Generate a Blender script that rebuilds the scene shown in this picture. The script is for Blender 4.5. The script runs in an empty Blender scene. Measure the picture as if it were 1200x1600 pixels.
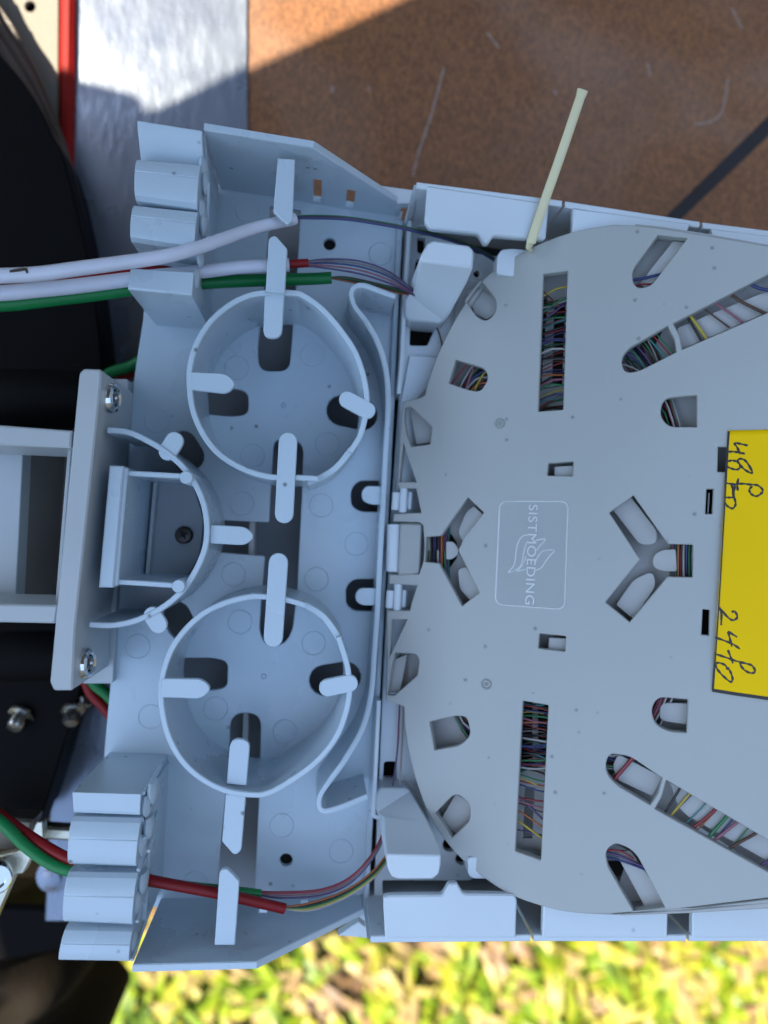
import bpy, bmesh, math, random
from mathutils import Vector, Matrix
from mathutils.geometry import tessellate_polygon
random.seed(7)
C = bpy.context.scene
V = Vector

# ------------------------------------------------------------------ camera
F = 1200.0                     # focal length in photo pixels (photo 1200 x 1600)
H = 0.284                      # camera height over the organizer's plate (metres)
NAD = (497.0, 827.0)           # where the plate's normal vanishes
def camdir(px, py): return V((px - 600, -(py - 800), -F)).normalized()
ROT = camdir(*NAD).rotation_difference(V((0, 0, -1))).to_matrix()
CAM = V((0, 0, H))
cd = bpy.data.cameras.new('camera'); cam = bpy.data.objects.new('camera', cd); C.collection.objects.link(cam)
cam.matrix_world = Matrix.Translation(CAM) @ ROT.to_4x4()
cd.sensor_fit = 'VERTICAL'; cd.sensor_height = 36; cd.sensor_width = 27; cd.lens = 36 * F / 1600
cd.clip_start = 0.01; cd.clip_end = 200
cd.dof.use_dof = True; cd.dof.focus_distance = 0.245; cd.dof.aperture_fstop = (cd.lens / 1000) / 0.0043
C.camera = cam

# ------------------------------------------------------------------ sun, sky, exposure
SUN = V((-0.50, 0.30, 0.81)).normalized()
elev = math.asin(SUN.z); azim = math.atan2(SUN.x, SUN.y)
w = bpy.data.worlds.new('World'); C.world = w; w.use_nodes = True
nt = w.node_tree; bg = nt.nodes['Background']
sky = nt.nodes.new('ShaderNodeTexSky'); sky.sky_type = 'NISHITA'; sky.sun_disc = False
sky.sun_elevation = elev; sky.sun_rotation = azim; sky.air_density = 1.0; sky.dust_density = 0.3; sky.ozone_density = 1.5
tint = nt.nodes.new('ShaderNodeMixRGB'); tint.blend_type = 'MULTIPLY'; tint.inputs[0].default_value = 1; tint.inputs[2].default_value = (1.12, 1.0, .84, 1)   # the camera's warm white balance
nt.links.new(sky.outputs[0], tint.inputs[1]); nt.links.new(tint.outputs[0], bg.inputs[0]); bg.inputs[1].default_value = 0.15
sd = bpy.data.lights.new('sun', 'SUN'); sd.energy = 2.9; sd.angle = math.radians(0.45); sd.color = (1.0, 0.89, 0.70)
so = bpy.data.objects.new('sun', sd); C.collection.objects.link(so)
so.rotation_euler = SUN.to_track_quat('Z', 'Y').to_euler()
C.view_settings.view_transform = 'Standard'; C.view_settings.look = 'None'
C.view_settings.gamma = 1; C.view_settings.exposure = 2.38
C.cycles.max_bounces = 8; C.cycles.diffuse_bounces = 5
C.cycles.use_denoising = True
C.cycles.sample_clamp_indirect = 6

# ------------------------------------------------------------------ planes and pixels
class Plane:
    def __init__(s, o, n, u=None):
        s.o = V(o); s.n = V(n).normalized()
        u = V(u) if u else V((1, 0, 0))
        s.u = (u - s.n * u.dot(s.n)).normalized(); s.v = s.n.cross(s.u)
    def hit(s, px, py):
        d = ROT @ camdir(px, py)
        t = (s.o - CAM).dot(s.n) / d.dot(s.n)
        return CAM + d * t
    def uv(s, px, py):
        r = s.hit(px, py) - s.o
        return (r.dot(s.u), r.dot(s.v))
    def xyz(s, a, b, h=0): return s.o + s.u * a + s.v * b + s.n * h
    def off(s, h): return Plane(s.o + s.n * h, s.n, s.u)
def Z(z): return Plane((0, 0, z), (0, 0, 1))
def P(px, py, z): return Z(z).hit(px, py)
tn = -(ROT @ camdir(985, 860))
TP = Plane(P(640, 830, 0.014), tn)             # the tilted splice tray's top face

# ------------------------------------------------------------------ 2-D outline helpers (pixel lists)
def cr(pts, n=6, closed=False):
    out = []; m = len(pts)
    segs = m if closed else m - 1
    for i in range(segs):
        g = (lambda k: pts[k % m]) if closed else (lambda k: pts[max(0, min(m - 1, k))])
        p0, p1, p2, p3 = [V(g(i + k)) for k in (-1, 0, 1, 2)]
        for j in range(n):
            t = j / n
            out.append(tuple(0.5 * ((2 * p1) + (p2 - p0) * t + (2 * p0 - 5 * p1 + 4 * p2 - p3) * t * t + (3 * p1 - p0 - 3 * p2 + p3) * t ** 3)))
    if not closed: out.append(tuple(pts[-1]))
    return out
def rnd(poly, r, n=4):
    out = []; m = len(poly)
    for i in range(m):
        p = V(poly[i][:2]); a = V(poly[i - 1][:2]); b = V(poly[(i + 1) % m][:2])
        rr = poly[i][2] if len(poly[i]) > 2 else r
        if rr <= 0: out.append(tuple(p)); continue
        da = (a - p); db = (b - p); k = min(rr, da.length * .48, db.length * .48)
        s = p + da.normalized() * k; e = p + db.normalized() * k
        for j in range(n + 1):
            t = j / n
            out.append(tuple(s * (1 - t) ** 2 + p * 2 * t * (1 - t) + e * t * t))
    return out
def stad(p, q, wd, flat0=False, flat1=False, n=8):
    p = V(p); q = V(q); d = (q - p).normalized(); s = V((-d.y, d.x)); r = wd / 2; out = []
    def cap(c, d0, fl):
        if fl: return [tuple(c + s0 * r) for s0 in ((s, -s) if d0 is d else (-s, s))]
        a0 = math.atan2((s if d0 is d else -s).y, (s if d0 is d else -s).x)
        return [tuple(c + V((math.cos(a0 - math.pi * k / n), math.sin(a0 - math.pi * k / n))) * r) for k in range(n + 1)]
    return cap(q, d, flat1) + cap(p, -d, flat0)
def circ(c, r, n=20): return [(c[0] + r * math.cos(2 * math.pi * k / n), c[1] + r * math.sin(2 * math.pi * k / n)) for k in range(n)]
def area(p): return sum(p[i - 1][0] * p[i][1] - p[i][0] * p[i - 1][1] for i in range(len(p))) / 2
def clean(p, e=2e-5):
    out = []
    for q in p:
        if not out or (V(q) - V(out[-1])).length > e: out.append(tuple(q))
    if (V(out[0]) - V(out[-1])).length < e: out.pop()
    return out
def inset(p, b):
    out = []; m = len(p)
    for i in range(m):
        a = V(p[i]) - V(p[i - 1]); c = V(p[(i + 1) % m]) - V(p[i])
        na = V((-a.y, a.x)).normalized(); nc = V((-c.y, c.x)).normalized()
        h = (na + nc)
        h = h.normalized() if h.length > 1e-4 else na
        k = min(2.0, 1 / max(0.3, h.dot(na)))
        out.append(tuple(V(p[i]) + h * b * k))
    return out

# ------------------------------------------------------------------ objects
def prop(o, label=None, cat=None, group=None, kind=None):
    if label: o['label'] = label
    if cat: o['category'] = cat
    if group: o['group'] = group
    if kind: o['kind'] = kind
    return o
def empty(name, loc, label=None, cat=None, group=None):
    o = bpy.data.objects.new(name, None); C.collection.objects.link(o); o.location = loc
    o.empty_display_size = 0.01
    return prop(o, label, cat, group)
def base_inv(p):
    return Matrix.Translation(-p.location) if p is not None and p.type == 'EMPTY' else Matrix.Identity(4)
class MB:
    def __init__(s): s.v = []; s.f = []; s.m = []
    def add(s, vs, fs, mi=0):
        k = len(s.v); s.v += [tuple(x) for x in vs]; s.f += [tuple(i + k for i in f) for f in fs]; s.m += [mi] * len(fs)
        return s
    def box(s, c, sx, sy, sz, R=None, mi=0):
        R = R or Matrix.Identity(3); vs = [V(c) + R @ V((x * sx / 2, y * sy / 2, z * sz / 2)) for x in (-1, 1) for y in (-1, 1) for z in (-1, 1)]
        return s.add(vs, [(0, 1, 3, 2), (4, 6, 7, 5), (0, 4, 5, 1), (2, 3, 7, 6), (0, 2, 6, 4), (1, 5, 7, 3)], mi)
    def build(s, name, mat, parent=None, ang=35, recalc=True, bevel=0):
        me = bpy.data.meshes.new(name); me.from_pydata(s.v, [], s.f)
        for m in (mat if isinstance(mat, (list, tuple)) else [mat]): me.materials.append(m)
        if isinstance(mat, (list, tuple)): me.polygons.foreach_set('material_index', s.m)
        if recalc:
            bm = bmesh.new(); bm.from_mesh(me); bmesh.ops.recalc_face_normals(bm, faces=bm.faces); bm.to_mesh(me); bm.free()
        if ang:
            me.shade_smooth(); me.set_sharp_from_angle(angle=math.radians(ang))
        me.update()
        o = bpy.data.objects.new(name, me); C.collection.objects.link(o)
        if parent is not None:
            o.parent = parent; o.matrix_parent_inverse = base_inv(parent)
        if bevel:
            b = o.modifiers.new('b', 'BEVEL'); b.width = bevel; b.segments = 2; b.limit_method = 'ANGLE'; b.angle_limit = math.radians(40)
        return o

def slab_uv(mb, pl, outer, holes, th, b=0.00025, mi=0):
    """flat plate with holes on plane pl (2-D outlines in the plane's metres), th thick downward, top edges chamfered b"""
    loops = []
    o = clean(outer)
    if area(o) < 0: o.reverse()
    loops.append(o)
    for h in holes:
        h = clean(h)
        if area(h) > 0: h.reverse()
        loops.append(h)
    b = min(b, th * .45)
    if b > 0: tops = [inset(l, b) for l in loops]
    else: tops = loops
    def cap(ls, h):
        vs = [pl.xyz(p[0], p[1], h) for l in ls for p in l]
        tris = tessellate_polygon([[V((p[0], p[1], 0)) for p in l] for l in ls])
        return vs, [tuple(t) for t in tris]
    base = len(mb.v)
    vs, tr = cap(tops, 0); mb.add(vs, tr, mi); n = len(vs)
    if b > 0:
        mb.v += [tuple(pl.xyz(p[0], p[1], -b)) for l in loops for p in l]
    mb.v += [tuple(pl.xyz(p[0], p[1], -th)) for l in loops for p in l]
    lev = [base, base + n] + ([base + 2 * n] if b > 0 else [])
    k = 0
    for l in loops:
        m = len(l)
        for a, c in zip(lev[:-1], lev[1:]):
            for i in range(m):
                j = (i + 1) % m
                mb.f.append((a + k + i, a + k + j, c + k + j, c + k + i)); mb.m.append(mi)
        k += m
    mb.f += [tuple(lev[-1] + i for i in reversed(t)) for t in tr]; mb.m += [mi] * len(tr)
    return mb
def slab(mb, pl, outer, holes=(), th=0.002, b=0.00025, mi=0):
    return slab_uv(mb, pl, [pl.uv(*p[:2]) for p in outer], [[pl.uv(*p[:2]) for p in h] for h in holes], th, b, mi)
def plate(name, mat, z, outer, holes=(), th=0.002, parent=None, b=0.00025, ang=35):
    pl = z if isinstance(z, Plane) else Z(z)
    return slab(MB(), pl, outer, holes, th, b).build(name, mat, parent, ang)
def ribbon(mb, pts, thick, zb, closed=False, ch=0.0003, n=None):
    """upright curved strip: pts = world points of the top centre line; zb bottom z (number or list)"""
    n = len(pts); vs = []
    for i in range(n):
        a = pts[i - 1] if (closed or i > 0) else pts[i]
        c = pts[(i + 1) % n] if (closed or i < n - 1) else pts[i]
        t = V((c.x - a.x, c.y - a.y)).normalized(); s = V((-t.y, t.x, 0)) * thick / 2; k = V((-t.y, t.x, 0)) * max(thick / 2 - ch, thick * .2)
        p = pts[i]; z0 = zb[i] if isinstance(zb, (list, tuple)) else zb
        vs += [V((p.x, p.y, z0)) + s, V((p.x, p.y, p.z - ch)) + s, p + k, p - k, V((p.x, p.y, p.z - ch)) - s, V((p.x, p.y, z0)) - s]
    fs = []
    for i in range(n if closed else n - 1):
        j = (i + 1) % n
        for q in range(5): fs.append((i * 6 + q, j * 6 + q, j * 6 + q + 1, i * 6 + q + 1))
        fs.append((i * 6 + 5, j * 6 + 5, j * 6, i * 6))
    if not closed:
        fs.append(tuple(range(6))); fs.append(tuple((n - 1) * 6 + q for q in reversed(range(6))))
    return mb.add(vs, fs)
def tube(mb, pts, r, n=10, mi=0, cap=True):
    m = len(pts); vs = []; up = V((0, 0, 1)); prev = None
    for i in range(m):
        t = (pts[min(m - 1, i + 1)] - pts[max(0, i - 1)]).normalized()
        a = (prev - t * prev.dot(t)) if prev else t.cross(up if abs(t.z) < .9 else V((1, 0, 0)))
        a.normalize(); prev = a; b = t.cross(a); rr = r[i] if isinstance(r, (list, tuple)) else r
        vs += [pts[i] + (a * math.cos(2 * math.pi * k / n) + b * math.sin(2 * math.pi * k / n)) * rr for k in range(n)]
    fs = [(i * n + k, i * n + (k + 1) % n, (i + 1) * n + (k + 1) % n, (i + 1) * n + k) for i in range(m - 1) for k in range(n)]
    if cap: fs += [tuple(reversed(range(n))), tuple((m - 1) * n + k for k in range(n))]
    return mb.add(vs, fs, mi)
def lathe(mb, o, ax, prof, n=32, mi=0):
    ax = V(ax).normalized(); a = ax.orthogonal().normalized(); b = ax.cross(a); m = len(prof)
    vs = [V(o) + ax * h + (a * math.cos(2 * math.pi * k / n) + b * math.sin(2 * math.pi * k / n)) * r for r, h in prof for k in range(n)]
    fs = [(i * n + k, i * n + (k + 1) % n, (i + 1) * n + (k + 1) % n, (i + 1) * n + k) for i in range(m - 1) for k in range(n)]
    fs += [tuple(range(n)), tuple((m - 1) * n + k for k in range(n))]
    return mb.add(vs, fs, mi)
def hull_down(mb, top, faces, zb, mi=0):
    """solid under a faceted top: top 3-D points + faces, straight skirts down to zb"""
    n = len(top); vs = list(top) + [V((p.x, p.y, zb)) for p in top]
    ed = {}
    for f in faces:
        for i in range(len(f)):
            e = (f[i], f[(i + 1) % len(f)]); ed[tuple(sorted(e))] = ed.get(tuple(sorted(e)), []) + [e]
    fs = list(faces) + [tuple(i + n for i in reversed(f)) for f in faces]
    for k, l in ed.items():
        if len(l) == 1: a, b = l[0]; fs.append((a, b, b + n, a + n))
    return mb.add(vs, fs, mi)

# ------------------------------------------------------------------ materials
def mat(name, col, rough=0.45, metal=0.0, spec=0.5, bump=0.0, bscale=400, var=0.0, vscale=30, specks=0.0, sscale=250, coat=0, trans=0, sss=0):
    m = bpy.data.materials.new(name); m.use_nodes = True; t = m.node_tree; N = t.nodes; L = t.links
    b = N['Principled BSDF']; b.inputs['Base Color'].default_value = (*col, 1); b.inputs['Roughness'].default_value = rough
    b.inputs['Metallic'].default_value = metal; b.inputs['Specular IOR Level'].default_value = spec
    b.inputs['Coat Weight'].default_value = coat; b.inputs['Transmission Weight'].default_value = trans
    if sss:
        b.inputs['Subsurface Weight'].default_value = sss; b.inputs['Subsurface Scale'].default_value = 0.002
    tc = N.new('ShaderNodeTexCoord'); src = None
    if var or specks:
        mx = N.new('ShaderNodeMixRGB'); mx.inputs['Color1'].default_value = (*[c * (1 - var) for c in col], 1)
        mx.inputs['Color2'].default_value = (*[min(1, c * (1 + var)) for c in col], 1)
        nz = N.new('ShaderNodeTexNoise'); nz.inputs['Scale'].default_value = vscale; nz.inputs['Detail'].default_value = 6
        L.new(tc.outputs['Object'], nz.inputs['Vector']); rp = N.new('ShaderNodeMapRange')
        rp.inputs['From Min'].default_value = .3; rp.inputs['From Max'].default_value = .7
        L.new(nz.outputs[0], rp.inputs[0]); L.new(rp.outputs[0], mx.inputs['Fac']); src = mx.outputs[0]
        rr = N.new('ShaderNodeMapRange'); rr.inputs['To Min'].default_value = rough - .12; rr.inputs['To Max'].default_value = rough + .16
        L.new(nz.outputs[0], rr.inputs[0]); L.new(rr.outputs[0], b.inputs['Roughness'])
        if specks:
            vo = N.new('ShaderNodeTexVoronoi'); vo.inputs['Scale'].default_value = sscale
            nn = N.new('ShaderNodeTexNoise'); nn.inputs['Scale'].default_value = 900
            ad = N.new('ShaderNodeMixRGB'); ad.inputs['Fac'].default_value = .002
            L.new(tc.outputs['Object'], ad.inputs[1]); L.new(nn.outputs['Color'], ad.inputs[2]); L.new(ad.outputs[0], vo.inputs['Vector'])
            sep = N.new('ShaderNodeSeparateColor'); L.new(vo.outputs['Color'], sep.inputs[0])
            mr = N.new('ShaderNodeMapRange'); mr.inputs['From Min'].default_value = .12 * .6; mr.inputs['From Max'].default_value = .12; mr.inputs['To Min'].default_value = 1; mr.inputs['To Max'].default_value = 0
            L.new(vo.outputs['Distance'], mr.inputs[0])
            gt = N.new('ShaderNodeMath'); gt.operation = 'GREATER_THAN'; gt.inputs[1].default_value = .62; L.new(sep.outputs[0], gt.inputs[0])
            mu = N.new('ShaderNodeMath'); mu.operation = 'MULTIPLY'; L.new(mr.outputs[0], mu.inputs[0]); L.new(gt.outputs[0], mu.inputs[1])
            mp2 = N.new('ShaderNodeMapping'); mp2.inputs['Scale'].default_value = (900, 30, 30); mp2.inputs['Rotation'].default_value = (0, 0, .7); L.new(tc.outputs['Object'], mp2.inputs[0])
            ns = N.new('ShaderNodeTexNoise'); ns.inputs['Scale'].default_value = 1; ns.inputs['Detail'].default_value = 1; L.new(mp2.outputs[0], ns.inputs['Vector'])
            ms = N.new('ShaderNodeMapRange'); ms.inputs['From Min'].default_value = .72; ms.inputs['From Max'].default_value = .80; ms.inputs['To Max'].default_value = .02; L.new(ns.outputs[0], ms.inputs[0])
            mw = N.new('ShaderNodeMixRGB'); mw.inputs['Color2'].default_value = (.75, .78, .8, 1); L.new(ms.outputs[0], mw.inputs['Fac']); L.new(src, mw.inputs['Color1']); src = mw.outputs[0]
            m2 = N.new('ShaderNodeMath'); m2.operation = 'MULTIPLY'; m2.inputs[1].default_value = specks; L.new(mu.outputs[0], m2.inputs[0])
            mk = N.new('ShaderNodeMixRGB'); mk.inputs['Color2'].default_value = (.05, .055, .05, 1)
            L.new(m2.outputs[0], mk.inputs['Fac']); L.new(src, mk.inputs['Color1']); src = mk.outputs[0]
        L.new(src, b.inputs['Base Color'])
    if bump:
        nb = N.new('ShaderNodeTexNoise'); nb.inputs['Scale'].default_value = bscale; nb.inputs['Detail'].default_value = 4
        L.new(tc.outputs['Object'], nb.inputs['Vector']); bp = N.new('ShaderNodeBump'); bp.inputs['Strength'].default_value = bump; bp.inputs['Distance'].default_value = .0005
        L.new(nb.outputs[0], bp.inputs['Height']); L.new(bp.outputs[0], b.inputs['Normal'])
        if specks:      # slow sink marks of moulded plastic
            n3 = N.new('ShaderNodeTexNoise'); n3.inputs['Scale'].default_value = 38; n3.inputs['Detail'].default_value = 1; L.new(tc.outputs['Object'], n3.inputs['Vector'])
            b3 = N.new('ShaderNodeBump'); b3.inputs['Strength'].default_value = .25; b3.inputs['Distance'].default_value = .0022
            L.new(n3.outputs[0], b3.inputs['Height']); L.new(b3.outputs[0], bp.inputs['Normal'])
    return m
M_ORG = mat('grey_organizer_plastic', (.455, .545, .61), .28, spec=.6, bump=.12, bscale=300, var=.04, vscale=25, specks=.8, sscale=140)
M_COV = mat('grey_cover_plastic', (.345, .357, .342), .42, spec=.4, bump=.10, bscale=700, var=.03, vscale=15, specks=.55, sscale=150)
M_RACK = mat('pale_rack_plastic', (.55, .61, .65), .32, spec=.5, bump=.06, bscale=200, var=.03, vscale=25, specks=.3, sscale=130)
M_TRAY = mat('tray_inner_plastic', (.36, .36, .35), .5, spec=.35, var=.03)
M_BRK = mat('bracket_plastic', (.42, .45, .46), .42, spec=.45, bump=.1, var=.03)
M_BLACK = mat('black_plastic', (.002, .002, .0022), .6, spec=.08, bump=.2, var=.25, vscale=40)
M_RIBS = mat('lightened_black_plastic', (.055, .036, .027), .45, spec=.5, bump=.4, bscale=900, var=.4, vscale=60)  # brownish tone lifted to stand in for highlights on the rims
M_CHROME = mat('chromed_screw', (.75, .75, .74), .10, metal=1)
M_DSCREW = mat('dark_screw', (.05, .045, .045), .35, metal=.9)
M_ZINC = mat('zinc_steel', (.52, .50, .40), .28, metal=1, bump=.2, var=.15)
M_BOLT = mat('grey_steel', (.38, .38, .36), .25, metal=1, var=.3, vscale=200)
M_WHITE = mat('white_tube', (.56, .58, .66), .35, spec=.5, bump=.15, bscale=200, var=.06, vscale=60)
M_GREEN = mat('green_tube', (.006, .17, .045), .4, spec=.35, var=.1)
M_RED = mat('red_tube', (.22, .006, .008), .4, spec=.3, var=.1)
M_STRAP = mat('pale_strap', (.74, .69, .44), .35, trans=.15, sss=.4, var=.05)
M_YEL = mat('yellow_sticker', (.80, .50, .0), .5, spec=.12, bump=.05, bscale=60, var=.04, vscale=20)
M_INK = mat('black_ink', (.012, .01, .008), .5)
M_DBROWN = mat('dark_fabric', (.010, .0075, .005), .9, spec=.15, bump=.6, bscale=250, var=.4, vscale=15)
M_REDP = mat('red_paint', (.22, .005, .003), .5, spec=.2, var=.2, vscale=40)
M_BEIGE = mat('beige_sheet', (.18, .165, .135), .55, var=.05, vscale=60, bump=.2)
M_UNDER = mat('shaded_grey_plate', (.20, .215, .235), .6, spec=.2, var=.1)  # grey darkened: shadow below the openings is put into the colour
M_HOLE = mat('hole_dark', (.01, .01, .01), .7)  # flat black standing in for shade inside holes and gaps
M_SHADOW = mat('painted_shadow', (.012, .012, .015), .7, bump=.4, bscale=900, var=.5, vscale=120)  # near-black colour of the shadow strip on the board
FIB = {'red': (.30, .02, .03), 'green': (.02, .20, .07), 'blue': (.03, .05, .19), 'yellow': (.55, .42, .04), 'violet': (.10, .055, .17),
       'white': (.50, .48, .45), 'brown': (.10, .035, .015), 'black': (.01, .01, .012), 'orange': (.45, .12, .02), 'pink': (.34, .12, .16),
       'turquoise': (.04, .25, .26), 'grey': (.2, .2, .21)}
FM = {k: mat(k + '_fibre', tuple(c * .62 for c in v), .3, var=.1, vscale=80) for k, v in FIB.items()}

def wood_mat():
    m = bpy.data.materials.new('film_faced_plywood'); m.use_nodes = True; t = m.node_tree; N = t.nodes; L = t.links; b = N['Principled BSDF']
    tc = N.new('ShaderNodeTexCoord')
    def noise(s, d=6, dist=0, sx=(1, 1, 1)):
        mp = N.new('ShaderNodeMapping'); mp.inputs['Scale'].default_value = sx; L.new(tc.outputs['Object'], mp.inputs[0])
        n = N.new('ShaderNodeTexNoise'); n.inputs['Scale'].default_value = s; n.inputs['Detail'].default_value = d; n.inputs['Distortion'].default_value = dist
        L.new(mp.outputs[0], n.inputs['Vector']); return n.outputs[0]
    def ramp(x, a, c0, c):
        r = N.new('ShaderNodeValToRGB'); r.color_ramp.elements[0].position = a; r.color_ramp.elements[0].color = (*c0, 1); r.color_ramp.elements[1].position = c[0]; r.color_ramp.elements[1].color = (*c[1], 1); L.new(x, r.inputs[0]); return r.outputs[0]
    base = ramp(noise(22, 8), .15, (.165, .066, .022), (.9, (.215, .088, .029)))
    grain = ramp(noise(700, 3, 0, (1, .6, 1)), .3, (.60, .60, .62), (.7, (1.38, 1.36, 1.36)))
    mu = N.new('ShaderNodeMixRGB'); mu.blend_type = 'MULTIPLY'; mu.inputs[0].default_value = 1; L.new(base, mu.inputs[1]); L.new(grain, mu.inputs[2])
    # pale scuffs: small flecks
    vo = N.new('ShaderNodeTexVoronoi'); vo.inputs['Scale'].default_value = 58
    mp = N.new('ShaderNodeMapping'); mp.inputs['Scale'].default_value = (1, .55, 1); mp.inputs['Rotation'].default_value = (0, 0, .25); L.new(tc.outputs['Object'], mp.inputs[0]); L.new(mp.outputs[0], vo.inputs['Vector'])
    sep = N.new('ShaderNodeSeparateColor'); L.new(vo.outputs['Color'], sep.inputs[0])
    mr = N.new('ShaderNodeMapRange'); mr.inputs['From Min'].default_value = .03; mr.inputs['From Max'].default_value = .085; mr.inputs['To Min'].default_value = 1; mr.inputs['To Max'].default_value = 0; L.new(vo.outputs['Distance'], mr.inputs[0])
    g = N.new('ShaderNodeMapRange'); g.inputs['From Min'].default_value = .5; g.inputs['From Max'].default_value = 1; g.inputs['To Max'].default_value = .9; L.new(sep.outputs[0], g.inputs[0])
    m1 = N.new('ShaderNodeMath'); m1.operation = 'MULTIPLY'; L.new(mr.outputs[0], m1.inputs[0]); L.new(g.outputs[0], m1.inputs[1])
    haze = ramp(noise(12, 5, .6), .45, (0, 0, 0), (.85, (.17, .17, .17)))
    ad = N.new('ShaderNodeMath'); ad.operation = 'MAXIMUM'; L.new(m1.outputs[0], ad.inputs[0]); L.new(haze, ad.inputs[1])
    mx = N.new('ShaderNodeMixRGB'); mx.inputs[2].default_value = (.42, .38, .36, 1); L.new(ad.outputs[0], mx.inputs[0]); L.new(mu.outputs[0], mx.inputs[1])
    L.new(mx.outputs[0], b.inputs['Base Color']); b.inputs['Roughness'].default_value = .5; b.inputs['Specular IOR Level'].default_value = .42
    bp = N.new('ShaderNodeBump'); bp.inputs['Strength'].default_value = .25; bp.inputs['Distance'].default_value = .0005; L.new(noise(500, 3), bp.inputs['Height']); L.new(bp.outputs[0], b.inputs['Normal'])
    return m
def alu_mat():
    m = bpy.data.materials.new('scuffed_aluminium'); m.use_nodes = True; t = m.node_tree; N = t.nodes; L = t.links; b = N['Principled BSDF']
    tc = N.new('ShaderNodeTexCoord'); b.inputs['Metallic'].default_value = .6; b.inputs['Base Color'].default_value = (.21, .24, .30, 1)
    n = N.new('ShaderNodeTexNoise'); n.inputs['Scale'].default_value = 38; n.inputs['Detail'].default_value = 5; L.new(tc.outputs['Object'], n.inputs['Vector'])
    r = N.new('ShaderNodeMapRange'); r.inputs['From Min'].default_value = .3; r.inputs['From Max'].default_value = .7; r.inputs['To Min'].default_value = .20; r.inputs['To Max'].default_value = .36; L.new(n.outputs[0], r.inputs[0]); L.new(r.outputs[0], b.inputs['Roughness'])
    mp = N.new('ShaderNodeMapping'); mp.inputs['Scale'].default_value = (1, .4, 1); mp.inputs['Rotation'].default_value = (0, 0, .5); L.new(tc.outputs['Object'], mp.inputs[0])
    n2 = N.new('ShaderNodeTexNoise'); n2.inputs['Scale'].default_value = 190; n2.inputs['Detail'].default_value = 3; L.new(mp.outputs[0], n2.inputs['Vector'])
    bp = N.new('ShaderNodeBump'); bp.inputs['Strength'].default_value = .30; bp.inputs['Distance'].default_value = .0008; L.new(n2.outputs[0], bp.inputs['Height']); L.new(bp.outputs[0], b.inputs['Normal'])
    return m
M_WOOD = wood_mat(); M_ALU = alu_mat()

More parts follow.
